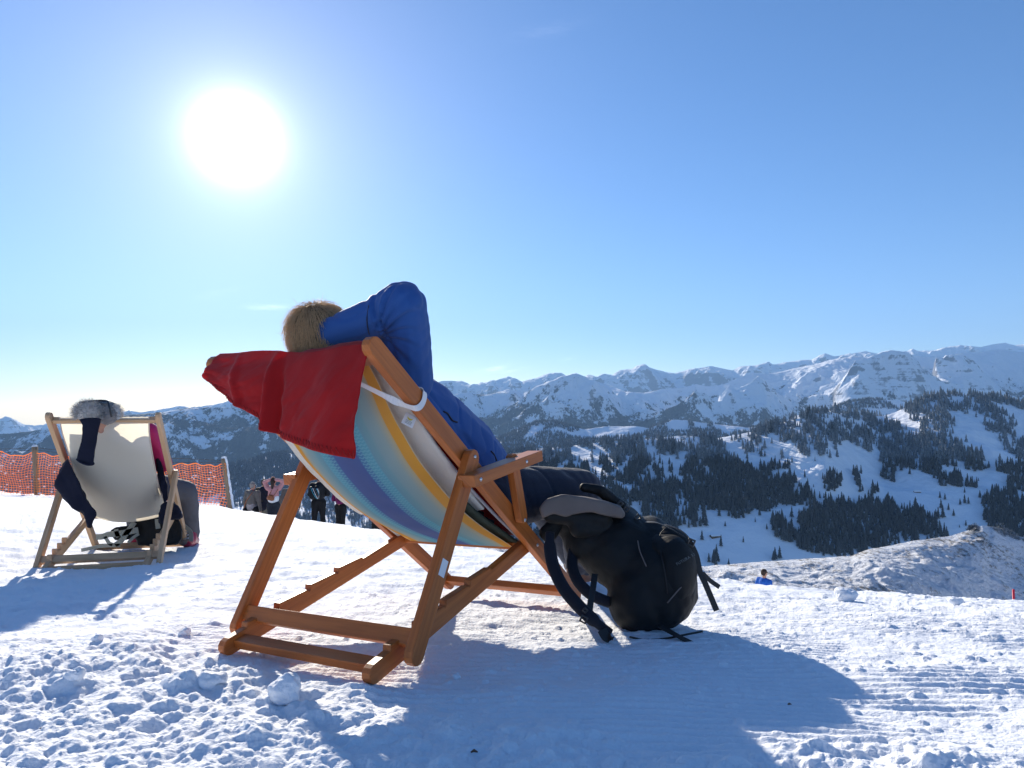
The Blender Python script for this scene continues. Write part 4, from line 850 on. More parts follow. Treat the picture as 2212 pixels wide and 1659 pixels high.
jk = [capsule(L1(0,.15,.71), .135, L1(.01,.38,.62), .165), capsule(L1(.01,.38,.62), .165, L1(.02,.58,.51), .178), capsule(L1(.02,.58,.51), .178, L1(.03,.68,.45), .165), capsule(L1(0,.3,.52), .12, L1(0,.6,.37), .12), capsule(sR, .078, L1(0,.16,.71), .11), capsule(sL, .078, L1(0,.16,.71), .11),
  capsule(sR+Vector((.008,0,0)), .074, eR, .0655), capsule(eR, .0655, W(800,692,1.912), .060), capsule(W(800,692,1.912), .060, W(708,723,1.945), .043), capsule(sL, .072, eL, .06), capsule(eL, .06, wL_, .042),
  capsule(L1(.06,.20,.80), .035, L1(.0,.30,.765), .022), capsule(L1(-.05,.18,.80), .035, L1(.0,.30,.765), .022)]
def elbow_creases(co, no):
    base = folds([(eR+(sR-eR)*.5, (sR-eR)+Vector((.1,0,0)), .05, .0015, .12), (L1(.1,.5,.5), L1(0,.6,.4)-L1(0,.1,.75), .09, .003, .2)], 33)(co, no)
    c = np.array(W(828, 728, 1.93)); r = co-c; ph = np.arctan2(r[:, 2], r[:, 0]); dist = np.hypot(r[:, 0], r[:, 2]); wob = n3(co, 8, 77)*.5
    for a, amp, wd, far in ((.25, .006, .07, .10), (.62, .008, .06, .13), (.95, .006, .06, .15), (1.32, .009, .05, .14), (1.75, .007, .05, .12), (-.2, .005, .08, .10), (-.7, .005, .08, .12)):
        q = (ph+wob*.35+.25*dist/.1*(.5-a*.3)-a); base -= amp*np.exp(-(q/wd)**2)*np.exp(-(dist/far)**4)*np.clip(dist/.02, 0, 1); base += amp*.6*np.exp(-((q-.13)/(wd*1.5))**2)*np.exp(-(dist/far)**4)
    return base
jacket = blob('jacket', jk, .006, M_blue, person, 3, elbow_creases if True else folds([(eR, (wR_-eR), .045, .0022, .11), (eR+(sR-eR)*.5, (sR-eR)+Vector((.1,0,0)), .05, .0022, .12), (L1(.1,.5,.5), L1(0,.6,.4)-L1(0,.1,.75), .09, .003, .2)], 33))
tr_ = [capsule(hipR, .125, kR, .088), capsule(kR, .086, aR, .068), capsule(hipL, .125, kL, .088), capsule(kL, .086, aL, .068), capsule(hipR, .13, hipL, .13)]
blob('trousers', tr_, .009, M_navy, person, 4, folds([(kR, (hipR-kR), .04, .0022, .12), (hipR, (hipR-kR), .05, .0035, .14)], 43))
for nm_, a, b in (('boot', aR, L1(.145,1.47,.045)), ('boot', aL, L1(.02,1.72,.045))):
    up0 = R1 @ Vector((0,0,1)); blob(nm_, [capsule(a+up0*.05, .058, a-up0*.02, .056), capsule(a-up0*.035, .05, b, .047), capsule(a-up0*.035-(b-a).normalized()*.03, .045, a-up0*.03, .04)], .008, M_boot, person, 3)
hair = blob('hair', [ellipsoid(HP(0,-.020,.028), (.073,.087,.087), HR), ellipsoid(HP(0,-.055,-.03), (.058,.045,.055), HR), ellipsoid(HP(0,.055,.090), (.042,.038,.024), HR)], .007, M_hairm, person, 3, lambda co, no: .0045*n3((co-np.array(hc)) @ np.array(HR)*np.array([1,1,.16]), 75, 3)+.003*n3((co-np.array(hc)) @ np.array(HR)*np.array([1,1,.3]), 28, 4))
hair_strands('wisps', HP(0,-.02,.03), HR, (.073,.087,.087), 240, .034, .0004, M_hairs, hair, .6, (.1,-.3,-.3), .7, seed=9)
hair_strands('stray_hair', HP(0,-.02,.03), HR, (.074,.087,.088), 3000, .055, .0006, M_hairs, hair, .6, (.05,-.15,-1), .05, jit=.07)
sf = surf(jacket)
q = [sf(u, v, .001) for u, v in ((806,632),(797,660),(793,690),(796,715),(803,735))]; q = [a[0] for a in q if a]
if len(q) > 2: tube('sleeve_seam', spline(q, 5), .0016, M_navy, person, 6)
q = [] and [sf(u, v, .001) for u, v in ((905,812),(925,828),(950,850),(975,876),(1000,905),(1030,945),(1052,985))]; q = [a[0] for a in q if a]
if len(q) > 2: tube('side_seam', spline(q, 5), .0014, M_navy, person, 6)
q = [sf(u, v, .001) for u, v in ((686,700),(683,712),(683,728),(685,742))]; q = [a[0] for a in q if a]
if len(q) > 2: tube('cuff', spline(q, 4), .004, M_navy, person, 8)
M_zip = plain('black_zip', (.006, .006, .008), .6)
for pts in ([(1010+405-405, 889-0)][:0] or [(957,889),(966,893),(972,902),(978,909),(987,912)], [(1060,975),(1066,981),(1070,990),(1073,996)]):
    q = [sf(u, v, .0015) for u, v in pts]; q = [a[0] for a in q if a]
    if len(q) > 2: tube('pocket_zip', spline(q, 4), .0028, M_zip, person, 6)
M_pads = cloth('strap_padding', (.014, .017, .028), .2, .85, .1, 900, .3)
# ---- dark rucksack leaning on the legs
def WB(u, v, y): return W(u, v, y)
bpk = empty('backpack', W(1400, 1370, 2.3)); tag(bpk, 'large black hiking backpack standing in the snow beside the near deck chair', 'backpack')
def kid(o, p):                    # parent without moving
    bpy.context.view_layer.update(); o.parent = p; o.matrix_parent_inverse = p.matrix_world.inverted(); return o
bb = [ellipsoid(W(1412,1255,2.36), (.150,.155,.165)), ellipsoid(W(1372,1288,2.33), (.095,.13,.125)), ellipsoid(W(1340,1190,2.42), (.145,.14,.135)), ellipsoid(W(1440,1215,2.38), (.105,.12,.13)), ellipsoid(W(1290,1165,2.46), (.13,.13,.10)), ellipsoid(W(1225,1120,2.50), (.085,.11,.065)), ellipsoid(W(1330,1120,2.50), (.09,.12,.055)), ellipsoid(W(1400,1160,2.45), (.09,.13,.07))]
def crumple(seed, a=.006):
    return lambda co, no: a*n3(co, 12, seed)+a*.8*(np.abs(n3(co, 22, seed+3))-.3)
bbody = kid(blob('pack_body', bb, .009, M_blk, None, 5, crumple(61, .007)), bpk)
sfb = surf(bbody)
lid = pix_slab('top_lid', [(1165,1098),(1180,1078),(1215,1068),(1262,1072),(1300,1080),(1340,1092),(1352,1112),(1345,1122),(1315,1118),(1280,1108),(1240,1112),(1222,1118),(1195,1108),(1172,1120)], 2.36, .10, .008, M_dgry, None, 6, crumple(63, .004)); kid(lid, bpk)
kid(blob('lid_pocket', [capsule(W(1190,1112,2.36), .030, W(1300,1122,2.36), .032), capsule(W(1250,1140,2.36), .035, W(1330,1150,2.37), .034), capsule(W(1185,1150,2.42), .035, W(1215,1110,2.42), .03)], .008, M_blk, None, 4, crumple(65)), bpk)
kid(blob('front_pocket', [ellipsoid(W(1452,1235,2.30), (.080,.10,.125)), ellipsoid(W(1430,1185,2.33), (.06,.09,.05))], .008, M_blk, None, 4, crumple(67, .004)), bpk)
kid(blob('top_roll', [capsule(W(1262,1052,2.45), .017, W(1300,1062,2.44), .02), capsule(W(1300,1062,2.44), .02, W(1345,1092,2.44), .016)], .005, M_blk, None, 2, crumple(69, .008)), bpk)
bsd = Vector((0, 1, 0))
def kstrap(n_, pts, w_, th, mat=M_strapm, side=bsd): return kid(strap(n_, [W(*p) for p in pts], w_, th, mat, None, side), bpk)
kid(tube('shoulder_strap', spline([W(1188,1150,2.37), W(1188,1185,2.33), W(1196,1225,2.28), W(1216,1268,2.23), W(1246,1305,2.19), W(1282,1340,2.17), W(1318,1368,2.18)], 5), [.016]*4+[.021]*22+[.015]*5, M_pads, None, 12, .45, (0,1,0)), bpk)
kid(tube('hip_belt', spline([W(1240,1185,2.40), W(1236,1220,2.36), W(1248,1255,2.30), W(1278,1285,2.27), W(1318,1302,2.30)], 5), [.019]*21, M_pads, None, 12, .45, (0,1,0)), bpk)
kstrap('webbing', [(1285,1240,2.27),(1281,1270,2.22),(1276,1300,2.19),(1272,1330,2.17)], .020, .003, side=(1,0,0))
kstrap('webbing', [(1300,1360,2.16),(1310,1376,2.15),(1325,1378,2.15)], .03, .004, side=(1,0,0))
kstrap('compression_strap', [(1395,1128,2.36),(1420,1130,2.33),(1450,1143,2.32),(1478,1160,2.31),(1492,1172,2.30)], .020, .003)
kstrap('compression_strap', [(1488,1168,2.30),(1503,1198,2.29),(1512,1235,2.28),(1524,1262,2.27),(1548,1319,2.26)], .019, .003, side=(1,0,.3))
kstrap('strap_end', [(1518,1238,2.28),(1534,1254,2.28),(1554,1268,2.28)], .015, .003, side=(0,.3,1))
kstrap('strap_end', [(1425,1352,2.2),(1450,1366,2.17),(1478,1381,2.145),(1513,1398,2.12)], .021, .003, side=(0,1,.3))
kid(tube('cord', spline([W(1360,1376,2.19), W(1395,1382,2.17), W(1440,1379,2.17), W(1480,1371,2.175), W(1518,1364,2.18)], 6), .0032, M_strapm, None, 6), bpk)
def buckle(u, v, y, s=.012, rot=0):
    c = W(u, v, y); V = []; parts = []
    for i in range(4):
        a = rot+i*math.pi/2; b = c+Vector((math.cos(a)*s, 0, math.sin(a)*s)); d = c+Vector((math.cos(a+math.pi/2)*s, 0, math.sin(a+math.pi/2)*s)); parts.append(capsule(b, .0032, d, .0032, 6, 2))
    v_, f_ = merge(parts); kid(mobj('buckle', v_, f_, M_buck, None), bpk)
buckle(1493,1172,2.285,.014,.4); buckle(1353,1100,2.38,.010,.2); buckle(1378,1118,2.38,.011); buckle(1264,1318,2.165,.007); buckle(1261,1338,2.165,.013,.3); buckle(1340,1088,2.40,.009)
for pts in ([(1436,1148),(1426,1160),(1425,1180),(1428,1210),(1436,1240),(1440,1280)], [(1376,1170),(1385,1195),(1398,1225)], [(1440,1140),(1470,1152),(1495,1180)], [(1500,1240),(1470,1265),(1440,1300)]):
    q = [sfb(u, v, .010) for u, v in pts]; q = [a[0] for a in q if a]
    if len(q) > 2: kid(tube('seam', spline(q, 4), .0022, M_zip if len(pts) > 3 else M_dgry, None, 6), bpk)
tx = bpy.data.curves.new('pack_lettering', 'FONT'); tx.body = 'FUTURA 32'; tx.size = .0125; tx.extrude = .0004; tx.space_character = 1.15; tx.materials.append(plain('grey_print', (.13, .14, .14), .5))
to = bpy.data.objects.new('lettering', tx); C.objects.link(to); h = surf([c for c in bpk.children if c.name.startswith('front_pocket')][0])(1462, 1222, .004)
if h:
    n_ = h[1]; xd = (W(1483,1208,2.2)-W(1458,1222,2.2)).normalized(); xd = (xd-n_*xd.dot(n_)).normalized(); yd = n_.cross(xd); to.matrix_world = Matrix.Translation(h[0]-xd*.0) @ Matrix((xd, yd, n_)).transposed().to_4x4()
bpy.context.view_layer.update(); lm = bpy.data.meshes.new_from_object(to); lo_ = bpy.data.objects.new('lettering', lm); lo_.matrix_world = to.matrix_world.copy(); C.objects.link(lo_); bpy.data.objects.remove(to); lo_.name = 'lettering'; kid(lo_, bpk)
# ---- second sitter, seen above and beside the cream canvas
M_wool = cloth('grey_knit_wool', (.26, .245, .24), .25, .95, .2, 90, 1.0, 0, 30); M_fur = cloth('pale_fur', (.84, .82, .80), .1, .9, .3, 200, .5, .35)
M_pink = cloth('magenta_jacket', (.46, .02, .13), .08, .6, 0, 500, .15, .05, 10); M_gtr = cloth('dark_grey_trousers', (.10, .10, .115), .12, .8, 0, 500, .2, 0, 9)
M_dnavy = cloth('dark_navy_knit', (.012, .014, .030), .2, .95, 0, 400, .3, 0, 11)
h2 = W(222, 902, 4.28); hp2, HP2, HR2 = head_parts(h2, (0,-.1,1), (.15,1,.1))
kn = W(402,1062,5.12); an = W(411,1150,5.28); hp_ = L2(.11,.64,.44); kn2 = L2(-.08,1.0,.48); an2 = L2(-.10,1.15,.10)
sh = L2(.16,.26,.76); el2 = W(352,1002,4.74); hd = L2(.10,.64,.62); shl = L2(-.16,.26,.76); ell = L2(-.20,.46,.60); hdl = L2(-.08,.62,.62)
b2 = hp2+[capsule(HP2(0,0,-.07), .05, L2(0,.2,.80), .06), capsule(L2(0,.27,.74), .10, L2(0,.58,.47), .11), capsule(sh, .05, el2, .04), capsule(el2, .04, hd, .028), capsule(shl, .05, ell, .04), capsule(ell, .04, hdl, .028), capsule(hp_, .08, kn, .055), capsule(kn, .055, an, .04), capsule(L2(-.1,.64,.44), .08, kn2, .055), capsule(kn2, .055, an2, .04)]
b2 += fingers(hd, L2(-.02,.6,.5)-hd, (0,1,.2), 1)+fingers(hdl, L2(.02,.62,.5)-hdl, (0,1,.2), 1)
p2 = blob('person', b2, .010, M_skin, None, 3); tag(p2, 'person in a grey fur bobble hat seated in the cream canvas deck chair', 'person')
blob('jacket', [capsule(L2(0,.28,.74), .12, L2(0,.60,.48), .125), capsule(sh, .07, el2, .062), capsule(el2, .062, hd, .045), capsule(shl, .07, ell, .06), capsule(ell, .06, hdl, .045)], .012, M_pink, p2, 3, crumple(71, .008))
blob('trousers', [capsule(hp_, .095, kn, .080), capsule(kn, .080, an, .072), capsule(L2(-.1,.64,.44), .095, kn2, .08), capsule(kn2, .08, an2, .07)], .012, M_gtr, p2, 4, crumple(73, .007))
hat = blob('hat', [ellipsoid(W(226,890,4.27), (.088,.10,.070)), ellipsoid(W(232,898,4.27), (.080,.10,.06))], .008, M_wool, p2, 2, lambda co, no: .0045*np.sin(co[:, 0]*300)*np.sin(co[:, 2]*300+co[:, 0]*150)+.003*n3(co, 30, 2))
pom = blob('fur_bobble', [ellipsoid(W(190,891,4.16), (.068,.06,.058))], .008, M_fur, p2, 2, lambda co, no: .006*n3(co, 60, 7))
hair_strands('fur', W(190,891,4.16), Matrix.Identity(3), (.070,.062,.06), 2600, .026, .0008, M_fur, pom, 9, (0,0,.05), 1.6, 5)
fb_ = blob('fur_trim', [capsule(W(246,884,4.26), .030, W(252,900,4.27), .030)], .008, M_fur, p2, 2, lambda co, no: .006*n3(co, 60, 8)); hair_strands('fur', W(249,892,4.26), Matrix.Identity(3), (.036,.036,.045), 700, .018, .0008, M_fur, fb_, 9, (0,0,.05), 1.6, 6)
gl_ = tube('sunglasses', spline([W(171,870,4.14), W(183,868,4.14), W(200,866,4.16), W(215,865,4.2), W(230,866,4.2), W(233,868,4.18), W(237,882,4.16), W(241,901,4.17)], 5), .0060, M_buck, p2, 8)
blob('lens', [capsule(W(206,870,4.20), .008, W(230,870,4.20), .009)], .005, plain('smoke_lens', (.12,.15,.18), .1), gl_, 1)
M_redb = plain('red_boot', (.30, .012, .04), .3); bt = blob('ski_boot', [capsule(W(408,1150,5.25), .060, W(408,1166,5.22), .055), capsule(W(404,1168,5.18), .05, W(418,1168,5.40), .045), capsule(W(421,1148,5.28), .028, W(422,1160,5.28), .025)], .010, M_redb, p2, 3)
blob('boot_shell', [capsule(W(400,1146,5.20), .045, W(398,1166,5.16), .045)], .009, M_dgry, bt, 2)
for k in range(3): tube('boot_buckle', [W(396,1150+k*7,5.11), W(414,1147+k*7,5.13)], .006, M_steel, bt, 6)
blob('boot', [capsule(an2, .06, an2-Vector((0,0,.06)), .055), capsule(an2-Vector((0,.02,.05)), .05, an2+Vector((0,.16,-.06)), .045)], .012, M_redb, p2, 3)
# ---- the navy jacket thrown over the second chair
def K4(pts): return [(x/3.615, 810+y/3.615) for x, y in pts]
slv = pix_slab('sleeve', K4([(612,342),(700,330),(792,338),(770,440),(748,560),(738,640),(727,700),(690,706),(640,690),(600,660),(622,560),(640,470),(645,390)]), 4.06, .045, .007, M_dnavy, None, 3, crumple(81, .004))
dj = empty('jacket', W(160, 1000, 4.2)); tag(dj, 'dark navy jacket draped over the cream deck chair with a sleeve hanging down the canvas', 'jacket'); kid(slv, dj)
kid(tube('cuff', spline([W(166,992,4.05), W(175,999,4.03), W(190,1004,4.03), W(201,1003,4.05), W(200,999,4.08), W(185,996,4.09), W(168,990,4.07)], 4), .006, M_dnavy, None, 8), dj)
kid(pix_slab('body_panel', K4([(530,645),(555,700),(590,790),(630,890),(690,990),(755,1070),(740,1110),(715,1150),(712,1190),(685,1195),(668,1140),(645,1060),(600,1056),(560,1035),(490,955),(428,870),(428,835),(470,740),(505,680)]), 4.28, .12, .010, M_dnavy, None, 5, crumple(83, .010)), dj)
kid(pix_slab('side_panel', K4([(1216,605),(1255,680),(1285,780),(1305,870),(1312,960),(1300,985),(1280,1000),(1255,900),(1228,780)]), 4.66, .07, .009, M_dnavy, None, 3, crumple(85, .007)), dj)
kid(pix_slab('hood', K4([(1262,1010),(1300,985),(1350,985),(1390,1020),(1420,1075),(1428,1115),(1400,1132),(1350,1125),(1300,1140),(1262,1170),(1240,1160),(1240,1110)]), 4.62, .14, .010, M_dnavy, None, 5, crumple(87, .012)), dj)
lin = pad_sheet('lining', [(a-.0, b+.012) for a, b in pr2], lambda T: -.200+.05*np.exp(-T*9), lambda T: .200-.20*np.exp(-((T-.10)/.10)**2), .022, .022, M_dnavy, None, .13, .93, 30, 60, .006, .012); lin.matrix_world = MW2; kid(lin, dj)
# ---- rucksack under the second chair
M_gweb = cloth('grey_webbing', (.30, .31, .27), .08, .8)
rk = empty('backpack', W(330,1172,4.95)); tag(rk, 'black backpack with pale grey straps lying under the cream deck chair', 'backpack')
kid(pix_slab('pack_body', K4([(1010,1130),(1100,1110),(1290,1110),(1400,1130),(1420,1200),(1420,1290),(1380,1322),(1080,1328),(1075,1290),(1010,1250)]), 4.98, .22, .012, M_blk, None, 5, crumple(91, .012)), rk)
kid(pix_slab('mesh_back', K4([(860,1215),(900,1190),(1000,1175),(1070,1150),(1060,1250),(1000,1285),(900,1290),(870,1250)]), 4.90, .05, .009, M_blk, None, 3, crumple(93, .005)), rk)
for pts, w_ in (([(1050,1150),(1000,1220),(950,1290),(900,1328)], .045), ([(750,1265),(800,1262),(850,1245),(920,1240),(1080,1210)], .05), ([(635,1368),(700,1355),(800,1335),(940,1330)], .03), ([(820,1262),(850,1310),(880,1325)], .03), ([(1085,1240),(1040,1270),(1000,1310)], .025), ([(905,1205),(915,1240),(925,1265)], .04), ([(1228,1125),(1230,1160),(1235,1200)], .04)):
    kid(strap('webbing', [W(*q, 4.84) for q in K4(pts)], w_*.8, .004, M_gweb, None, (.3,0,1) if w_ != .045 else (1,0,.4), 5), rk)
kid(strap('webbing', [W(*q, 5.1) for q in K4([(1395,1150),(1440,1180),(1490,1230),(1490,1300)])], .03, .004, M_gweb, None, (.3,0,1), 5), rk)
# ================================================================== FENCE
M_net = cloth('orange_plastic_net', (1, .46, .16), .03, .5, 0, 300, .1, .6); M_post = wood('weathered_post', (.20, .13, .08), (.38, .27, .17), .85); M_wire = plain('wire', (.10, .09, .09), .5, .6)
def fence_pt(u): y = np.interp(u, [-260, 75, 497], [15.6, 15.9, 14.1]); return y
fe = empty('safety_fence', W(75, 1072, 15.9)); tag(fe, 'orange plastic mesh safety fence strung between wooden posts at the piste edge', 'fence')
nu_, nv_ = 118, 18; ug = np.linspace(-200, 493, nu_); NP = np.zeros((nv_, nu_, 3)); 
for j, uu in enumerate(ug):
    y = float(fence_pt(uu)); x = (uu-CX)/F*y; zb = ground_z(x, y)-.02; sag = .05*math.sin((uu-75)/422*math.pi*2 if uu > 75 else (uu-75)/90)+.035*math.sin(uu*.045)
    zt = W(uu, float(np.interp(uu, [-200, 0, 40, 75, 120, 250, 380, 440, 470, 493], [975, 975, 985, 979, 984, 990, 1006, 1002, 1006, 1004])), y).z+.02*math.sin(uu*.21)
    for i in range(nv_):
        t = i/(nv_-1); NP[i, j] = (x+random.uniform(-.006,.006)+.03*math.sin(i*.4+uu*.01), y+.03*math.sin(uu*.05+i*.3)+random.uniform(-.004,.004), zb+(zt-zb)*t+random.uniform(-.005,.005)+.02*math.sin(uu*.06+t*3)*t)
V = []; Fs = []
def rib(pts, w_, horiz):
    b = len(V)
    for p in pts:
        p = Vector(p); o_ = Vector((0,0,w_/2)) if horiz else Vector((w_/2,0,0)); V.extend([p-o_+Vector((0,-.0015,0)), p+o_+Vector((0,-.0015,0)), p+o_+Vector((0,.0015,0)), p-o_+Vector((0,.0015,0))])
    for i in range(len(pts)-1):
        for k in range(4): Fs.append((b+i*4+k, b+i*4+(k+1) % 4, b+i*4+4+(k+1) % 4, b+i*4+4+k))
for i in range(nv_): rib(NP[i], .009 if i % (nv_-1) else .022, True)
for j in range(nu_): rib(NP[:, j], .0075, False)
kid(mobj('net', V, Fs, M_net, None, False), fe)
parts = []
for k in range(260):
    i, j = random.randrange(1, nv_-1), random.randrange(nu_); p = NP[i, j]; 
    if random.random() < .5 and not (ug[j] < 250 or ug[j] > 380): continue
    parts.append(ellipsoid((p[0]+random.uniform(-.03,.03), p[1]-.004, p[2]+random.uniform(-.03,.03)), (random.uniform(.012,.04), .008, random.uniform(.006,.02)), n=6, m=4))
v_, f_ = merge(parts); kid(mobj('snow_crust', v_, f_, M_snow, None), fe)
for uu, vt, vb, r in ((75,965,1076,.062),(490,990,1104,.055),(-180,968,1074,.06)):
    y = float(fence_pt(uu))+.03; tp = W(uu-(6 if uu > 400 else 0), vt, y); bt_ = W(uu+(10 if uu > 400 else 6), vb+4, y); pts = [bt_+(tp-bt_)*(k/8)+Vector((random.uniform(-.004,.004), 0, 0)) for k in range(9)]
    V, Fs = tube_geo(pts, [r*random.uniform(.94, 1.05) for _ in pts], 12, 1, True, (0,1,0)); po = mobj('post', V, Fs, M_post, None); kid(po, fe)
    me = po.data; uvl = me.uv_layers.new(name='UVMap')
    for l in me.loops: c = me.vertices[l.vertex_index].co; uvl.data[l.index].uv = (c.z, math.atan2(c.y-y, c.x-tp.x)*.06)
    kid(blob('snow_cap', [ellipsoid(tp+Vector((0,0,.01)), (r*1.05, r*1.05, .035))]+([capsule(tp+Vector((r*.7,-.01,-.02)), .03, bt_+Vector((r*.8,-.01,.1)), .026)] if uu > 400 else []), .012, M_snow, None, 2, crumple(95, .010)), po)
for dz_, sg in ((.03, .03), (-.05, .10)):
    pts = []
    for a, b in (((-180,968),(75,967)), ((75,967),(484,994))):
        for k in range(15): t = k/14; uu = a[0]+(b[0]-a[0])*t; vv = a[1]+(b[1]-a[1])*t; y = float(fence_pt(uu)); p = W(uu, vv, y); pts.append(p+Vector((0,0,-.02+dz_*.5-sg*math.sin(t*math.pi))))
    kid(tube('wire', pts, .006, M_wire, None, 5), fe)
# ================================================================== PEOPLE AT THE EDGE
def stander(label, u, vtop, y, h, turn, skin, jcol, tcol, hcol, arms='down', wide=1.0, bare=False, grp=None, long_hair=False, gap=.10, jlen=.64):
    top = W(u, vtop, y); base = Vector((top.x, y, top.z-h)); k = h/1.75*1.0; Rz = Matrix.Rotation(turn, 3, 'Z')
    P = lambda x, yy, z: base+Rz @ Vector((x*k, yy*k, z*k))
    hp, HPf, HRf = head_parts(P(0,.01,1.63), (0,0,1), Rz @ Vector((0,1,-.05)), .98*k)
    jn = {}
    if arms == 'head': el = [P(.30,.05,1.62), P(-.30,.05,1.60)]; wr = [P(.09,-.05,1.68), P(-.09,-.05,1.68)]
    elif arms == 'front': el = [P(.27,.02,1.15), P(-.27,.02,1.15)]; wr = [P(.12,.22,1.10), P(-.12,.22,1.10)]
    else: el = [P(.27,-.03,1.14), P(-.27,-.03,1.14)]; wr = [P(.28,.03,.90), P(-.28,.03,.90)]
    sh_ = [P(.18*wide,0,1.42), P(-.18*wide,0,1.42)]; hip = [P(.09,0,.92), P(-.09,0,.92)]; kn_ = [P(gap,.02,.50), P(-gap,.02,.50)]; ank = [P(gap+.01,0,.09), P(-gap-.01,0,.09)]
    bd = hp+[capsule(P(0,0,1.54), .05*k, P(0,0,1.44), .055*k), capsule(P(0,0,1.35), .12*k, P(0,0,1.0), .12*k)]
    for i in range(2):
        bd += [capsule(sh_[i], .05*k, el[i], .04*k), capsule(el[i], .04*k, wr[i], .028*k), capsule(hip[i], .08*k, kn_[i], .055*k), capsule(kn_[i], .055*k, ank[i], .04*k), capsule(P(0,0,1.38), .09*k, sh_[i], .06*k)]
        dn = (P(0,-.02,1.72)-wr[i]) if arms == 'head' else ((P(0,.3,1.1)-wr[i]) if arms == 'front' else Vector((0,0,-1))); bd += fingers(wr[i], dn, Rz @ Vector((0,1,0)) if arms == 'down' else Vector((0,0,1)), 1 if i else -1)
    pe = blob('person', bd, .0125, skin, None, 2); tag(pe, label, 'person', grp)
    jj = [capsule(P(0,0,1.36), .15*k*wide, P(0,0,1.75*jlen), .158*k*wide)]
    for i in range(2): jj += [capsule(P(0,0,1.40), .10*k, sh_[i], .075*k), capsule(sh_[i], .072*k*wide, el[i], .06*k), capsule(el[i], .06*k, wr[i], .045*k)]
    blob('jacket', jj, .014, jcol, pe, 2, crumple(int(u), .009))
    tt = [capsule(P(.04,0,.96), .125*k*wide, P(-.04,0,.96), .125*k*wide)]
    for i in range(2): tt += [capsule(hip[i], .115*k*wide, kn_[i], .078*k), capsule(kn_[i], .078*k, ank[i], .068*k)]
    blob('trousers', tt, .014, tcol, pe, 2, crumple(int(u)+1, .007))
    for i in range(2): blob('shoe', [capsule(ank[i]-Vector((0,0,.03*k)), .05*k, ank[i]+Rz @ Vector((0,.14,-.04))*k, .04*k)], .014, M_blk, pe, 2)
    hh = [ellipsoid(HPf(0,-.018,.04), (.084*k,.094*k,.085*k), HRf), ellipsoid(HPf(0,-.05,-.01), (.072*k,.055*k,.06*k), HRf)]
    if long_hair: hh += [capsule(HPf(0,-.09,.0), .06*k, HPf(.01,-.13,-.20), .032*k)]
    blob('hair', hh, .009, hcol, pe, 2, lambda co, no: .006*n3(co, 30, 3)); return pe, P, HPf
M_gh = cloth('grey_hair', (.34, .32, .30), .2, .7, 0, 100, .4, .2); M_dh = cloth('dark_brown_hair', (.05, .032, .025), .2, .6, 0, 100, .4, .1); M_bh = cloth('grizzled_hair', (.10, .09, .085), .2, .7, 0, 100, .4, .1); M_ph = cloth('blond_hair', (.55, .46, .33), .2, .7, 0, 100, .4, .2)
M_gj = cloth('grey_brown_coat', (.135, .125, .115), .12, .8, 0, 300, .2, 0, 8); M_dk = cloth('black_trousers', (.012, .012, .014), .2, .85, 0, 300, .2, 0, 8); M_kh = cloth('khaki_trousers', (.20, .185, .15), .1, .85, 0, 300, .2, 0, 8)
M_pk = cloth('pale_pink_jacket', (.60, .29, .29), .08, .7, 0, 300, .2, .1, 14); M_an = cloth('anthracite_jeans', (.035, .038, .045), .2, .85, 0, 300, .2, 0, 8); M_bj = cloth('black_ski_jacket', (.012, .013, .016), .2, .7, 0, 300, .2, 0, 8); M_mg = cloth('plum_jacket', (.16, .012, .09), .1, .7, 0, 300, .2, 0, 8)
M_pat = cloth('patterned_shirt', (.34, .32, .33), .45, .85, 0, 60, .2, 0); M_tan = plain('tan_leather', (.34, .11, .035), .5, var=.2); M_vest = cloth('navy_vest', (.014, .018, .035), .2, .7, 0, 300, .2, 0, 16); M_olive = cloth('olive_sleeves', (.06, .058, .042), .15, .8)
g1 = 'people standing at the piste edge'
a, PA, HA = stander('grey-haired person in a grey-brown coat with black bag, leftmost of the standing row', 546, 1041, 20.0, 1.66, -.35, M_skin, M_gj, M_dk, M_gh, wide=1.12, grp=g1)
blob('shirt_tail', [capsule(PA(0,0,1.06), .165, PA(0,0,.98), .165)], .016, M_pat, a, 2); tube('glasses', [HA(.079,.03,.02), HA(.05,.09,.022), HA(-.05,.09,.022), HA(-.079,.03,.02)], .006, M_buck, a, 6)
tube('scarf', [PA(.07,0,1.49), PA(0,-.06,1.48), PA(-.07,0,1.49)], .03, cloth('red_scarf', (.4, .05, .03), .1), a, 8)
b, PB, HB = stander('person in a navy vest and khaki trousers between the grey coat and the pink jacket', 570, 1034.5, 20.6, 1.76, .05, M_skin, M_olive, M_kh, M_bh, wide=1.05, grp=g1)
blob('vest', [capsule(PB(0,0,1.37), .175, PB(0,0,.95), .178), capsule(PB(.12,0,1.38), .08, PB(-.12,0,1.38), .08)], .015, M_vest, b, 2, crumple(5, .014))
c_, PC, HC_ = stander('person in a pale pink jacket with both hands on the back of the head', 591, 1031, 19.6, 1.66, -.03, M_skin, M_pk, M_an, M_dh, arms='head', grp=g1, long_hair=True, gap=.07)
blob('hem_band', [capsule(PC(0,0,1.125), .160, PC(0,0,1.11), .158)], .012, M_white, c_, 2)
d__, PD, HD = stander('fair-haired person mostly hidden behind the left leg of the near deck chair', 627.5, 1037.5, 20.5, 1.66, .3, M_skin, M_gj, M_dk, M_ph, grp=g1, gap=.07)
e_, PE, HE = stander('person in black ski clothes with a small blue-trimmed bag, right of the prop leg', 689, 1024, 20.6, 1.78, .1, M_skin, M_bj, M_dk, M_dh, arms='front', wide=1.1, grp=g1, gap=.12)
f_p, PF, HF = stander('person in a plum jacket and black trousers, rightmost of the standing row', 736, 1040, 21.5, 1.68, -.2, M_skin, M_mg, M_dk, M_dh, arms='front', grp=g1, gap=.08)
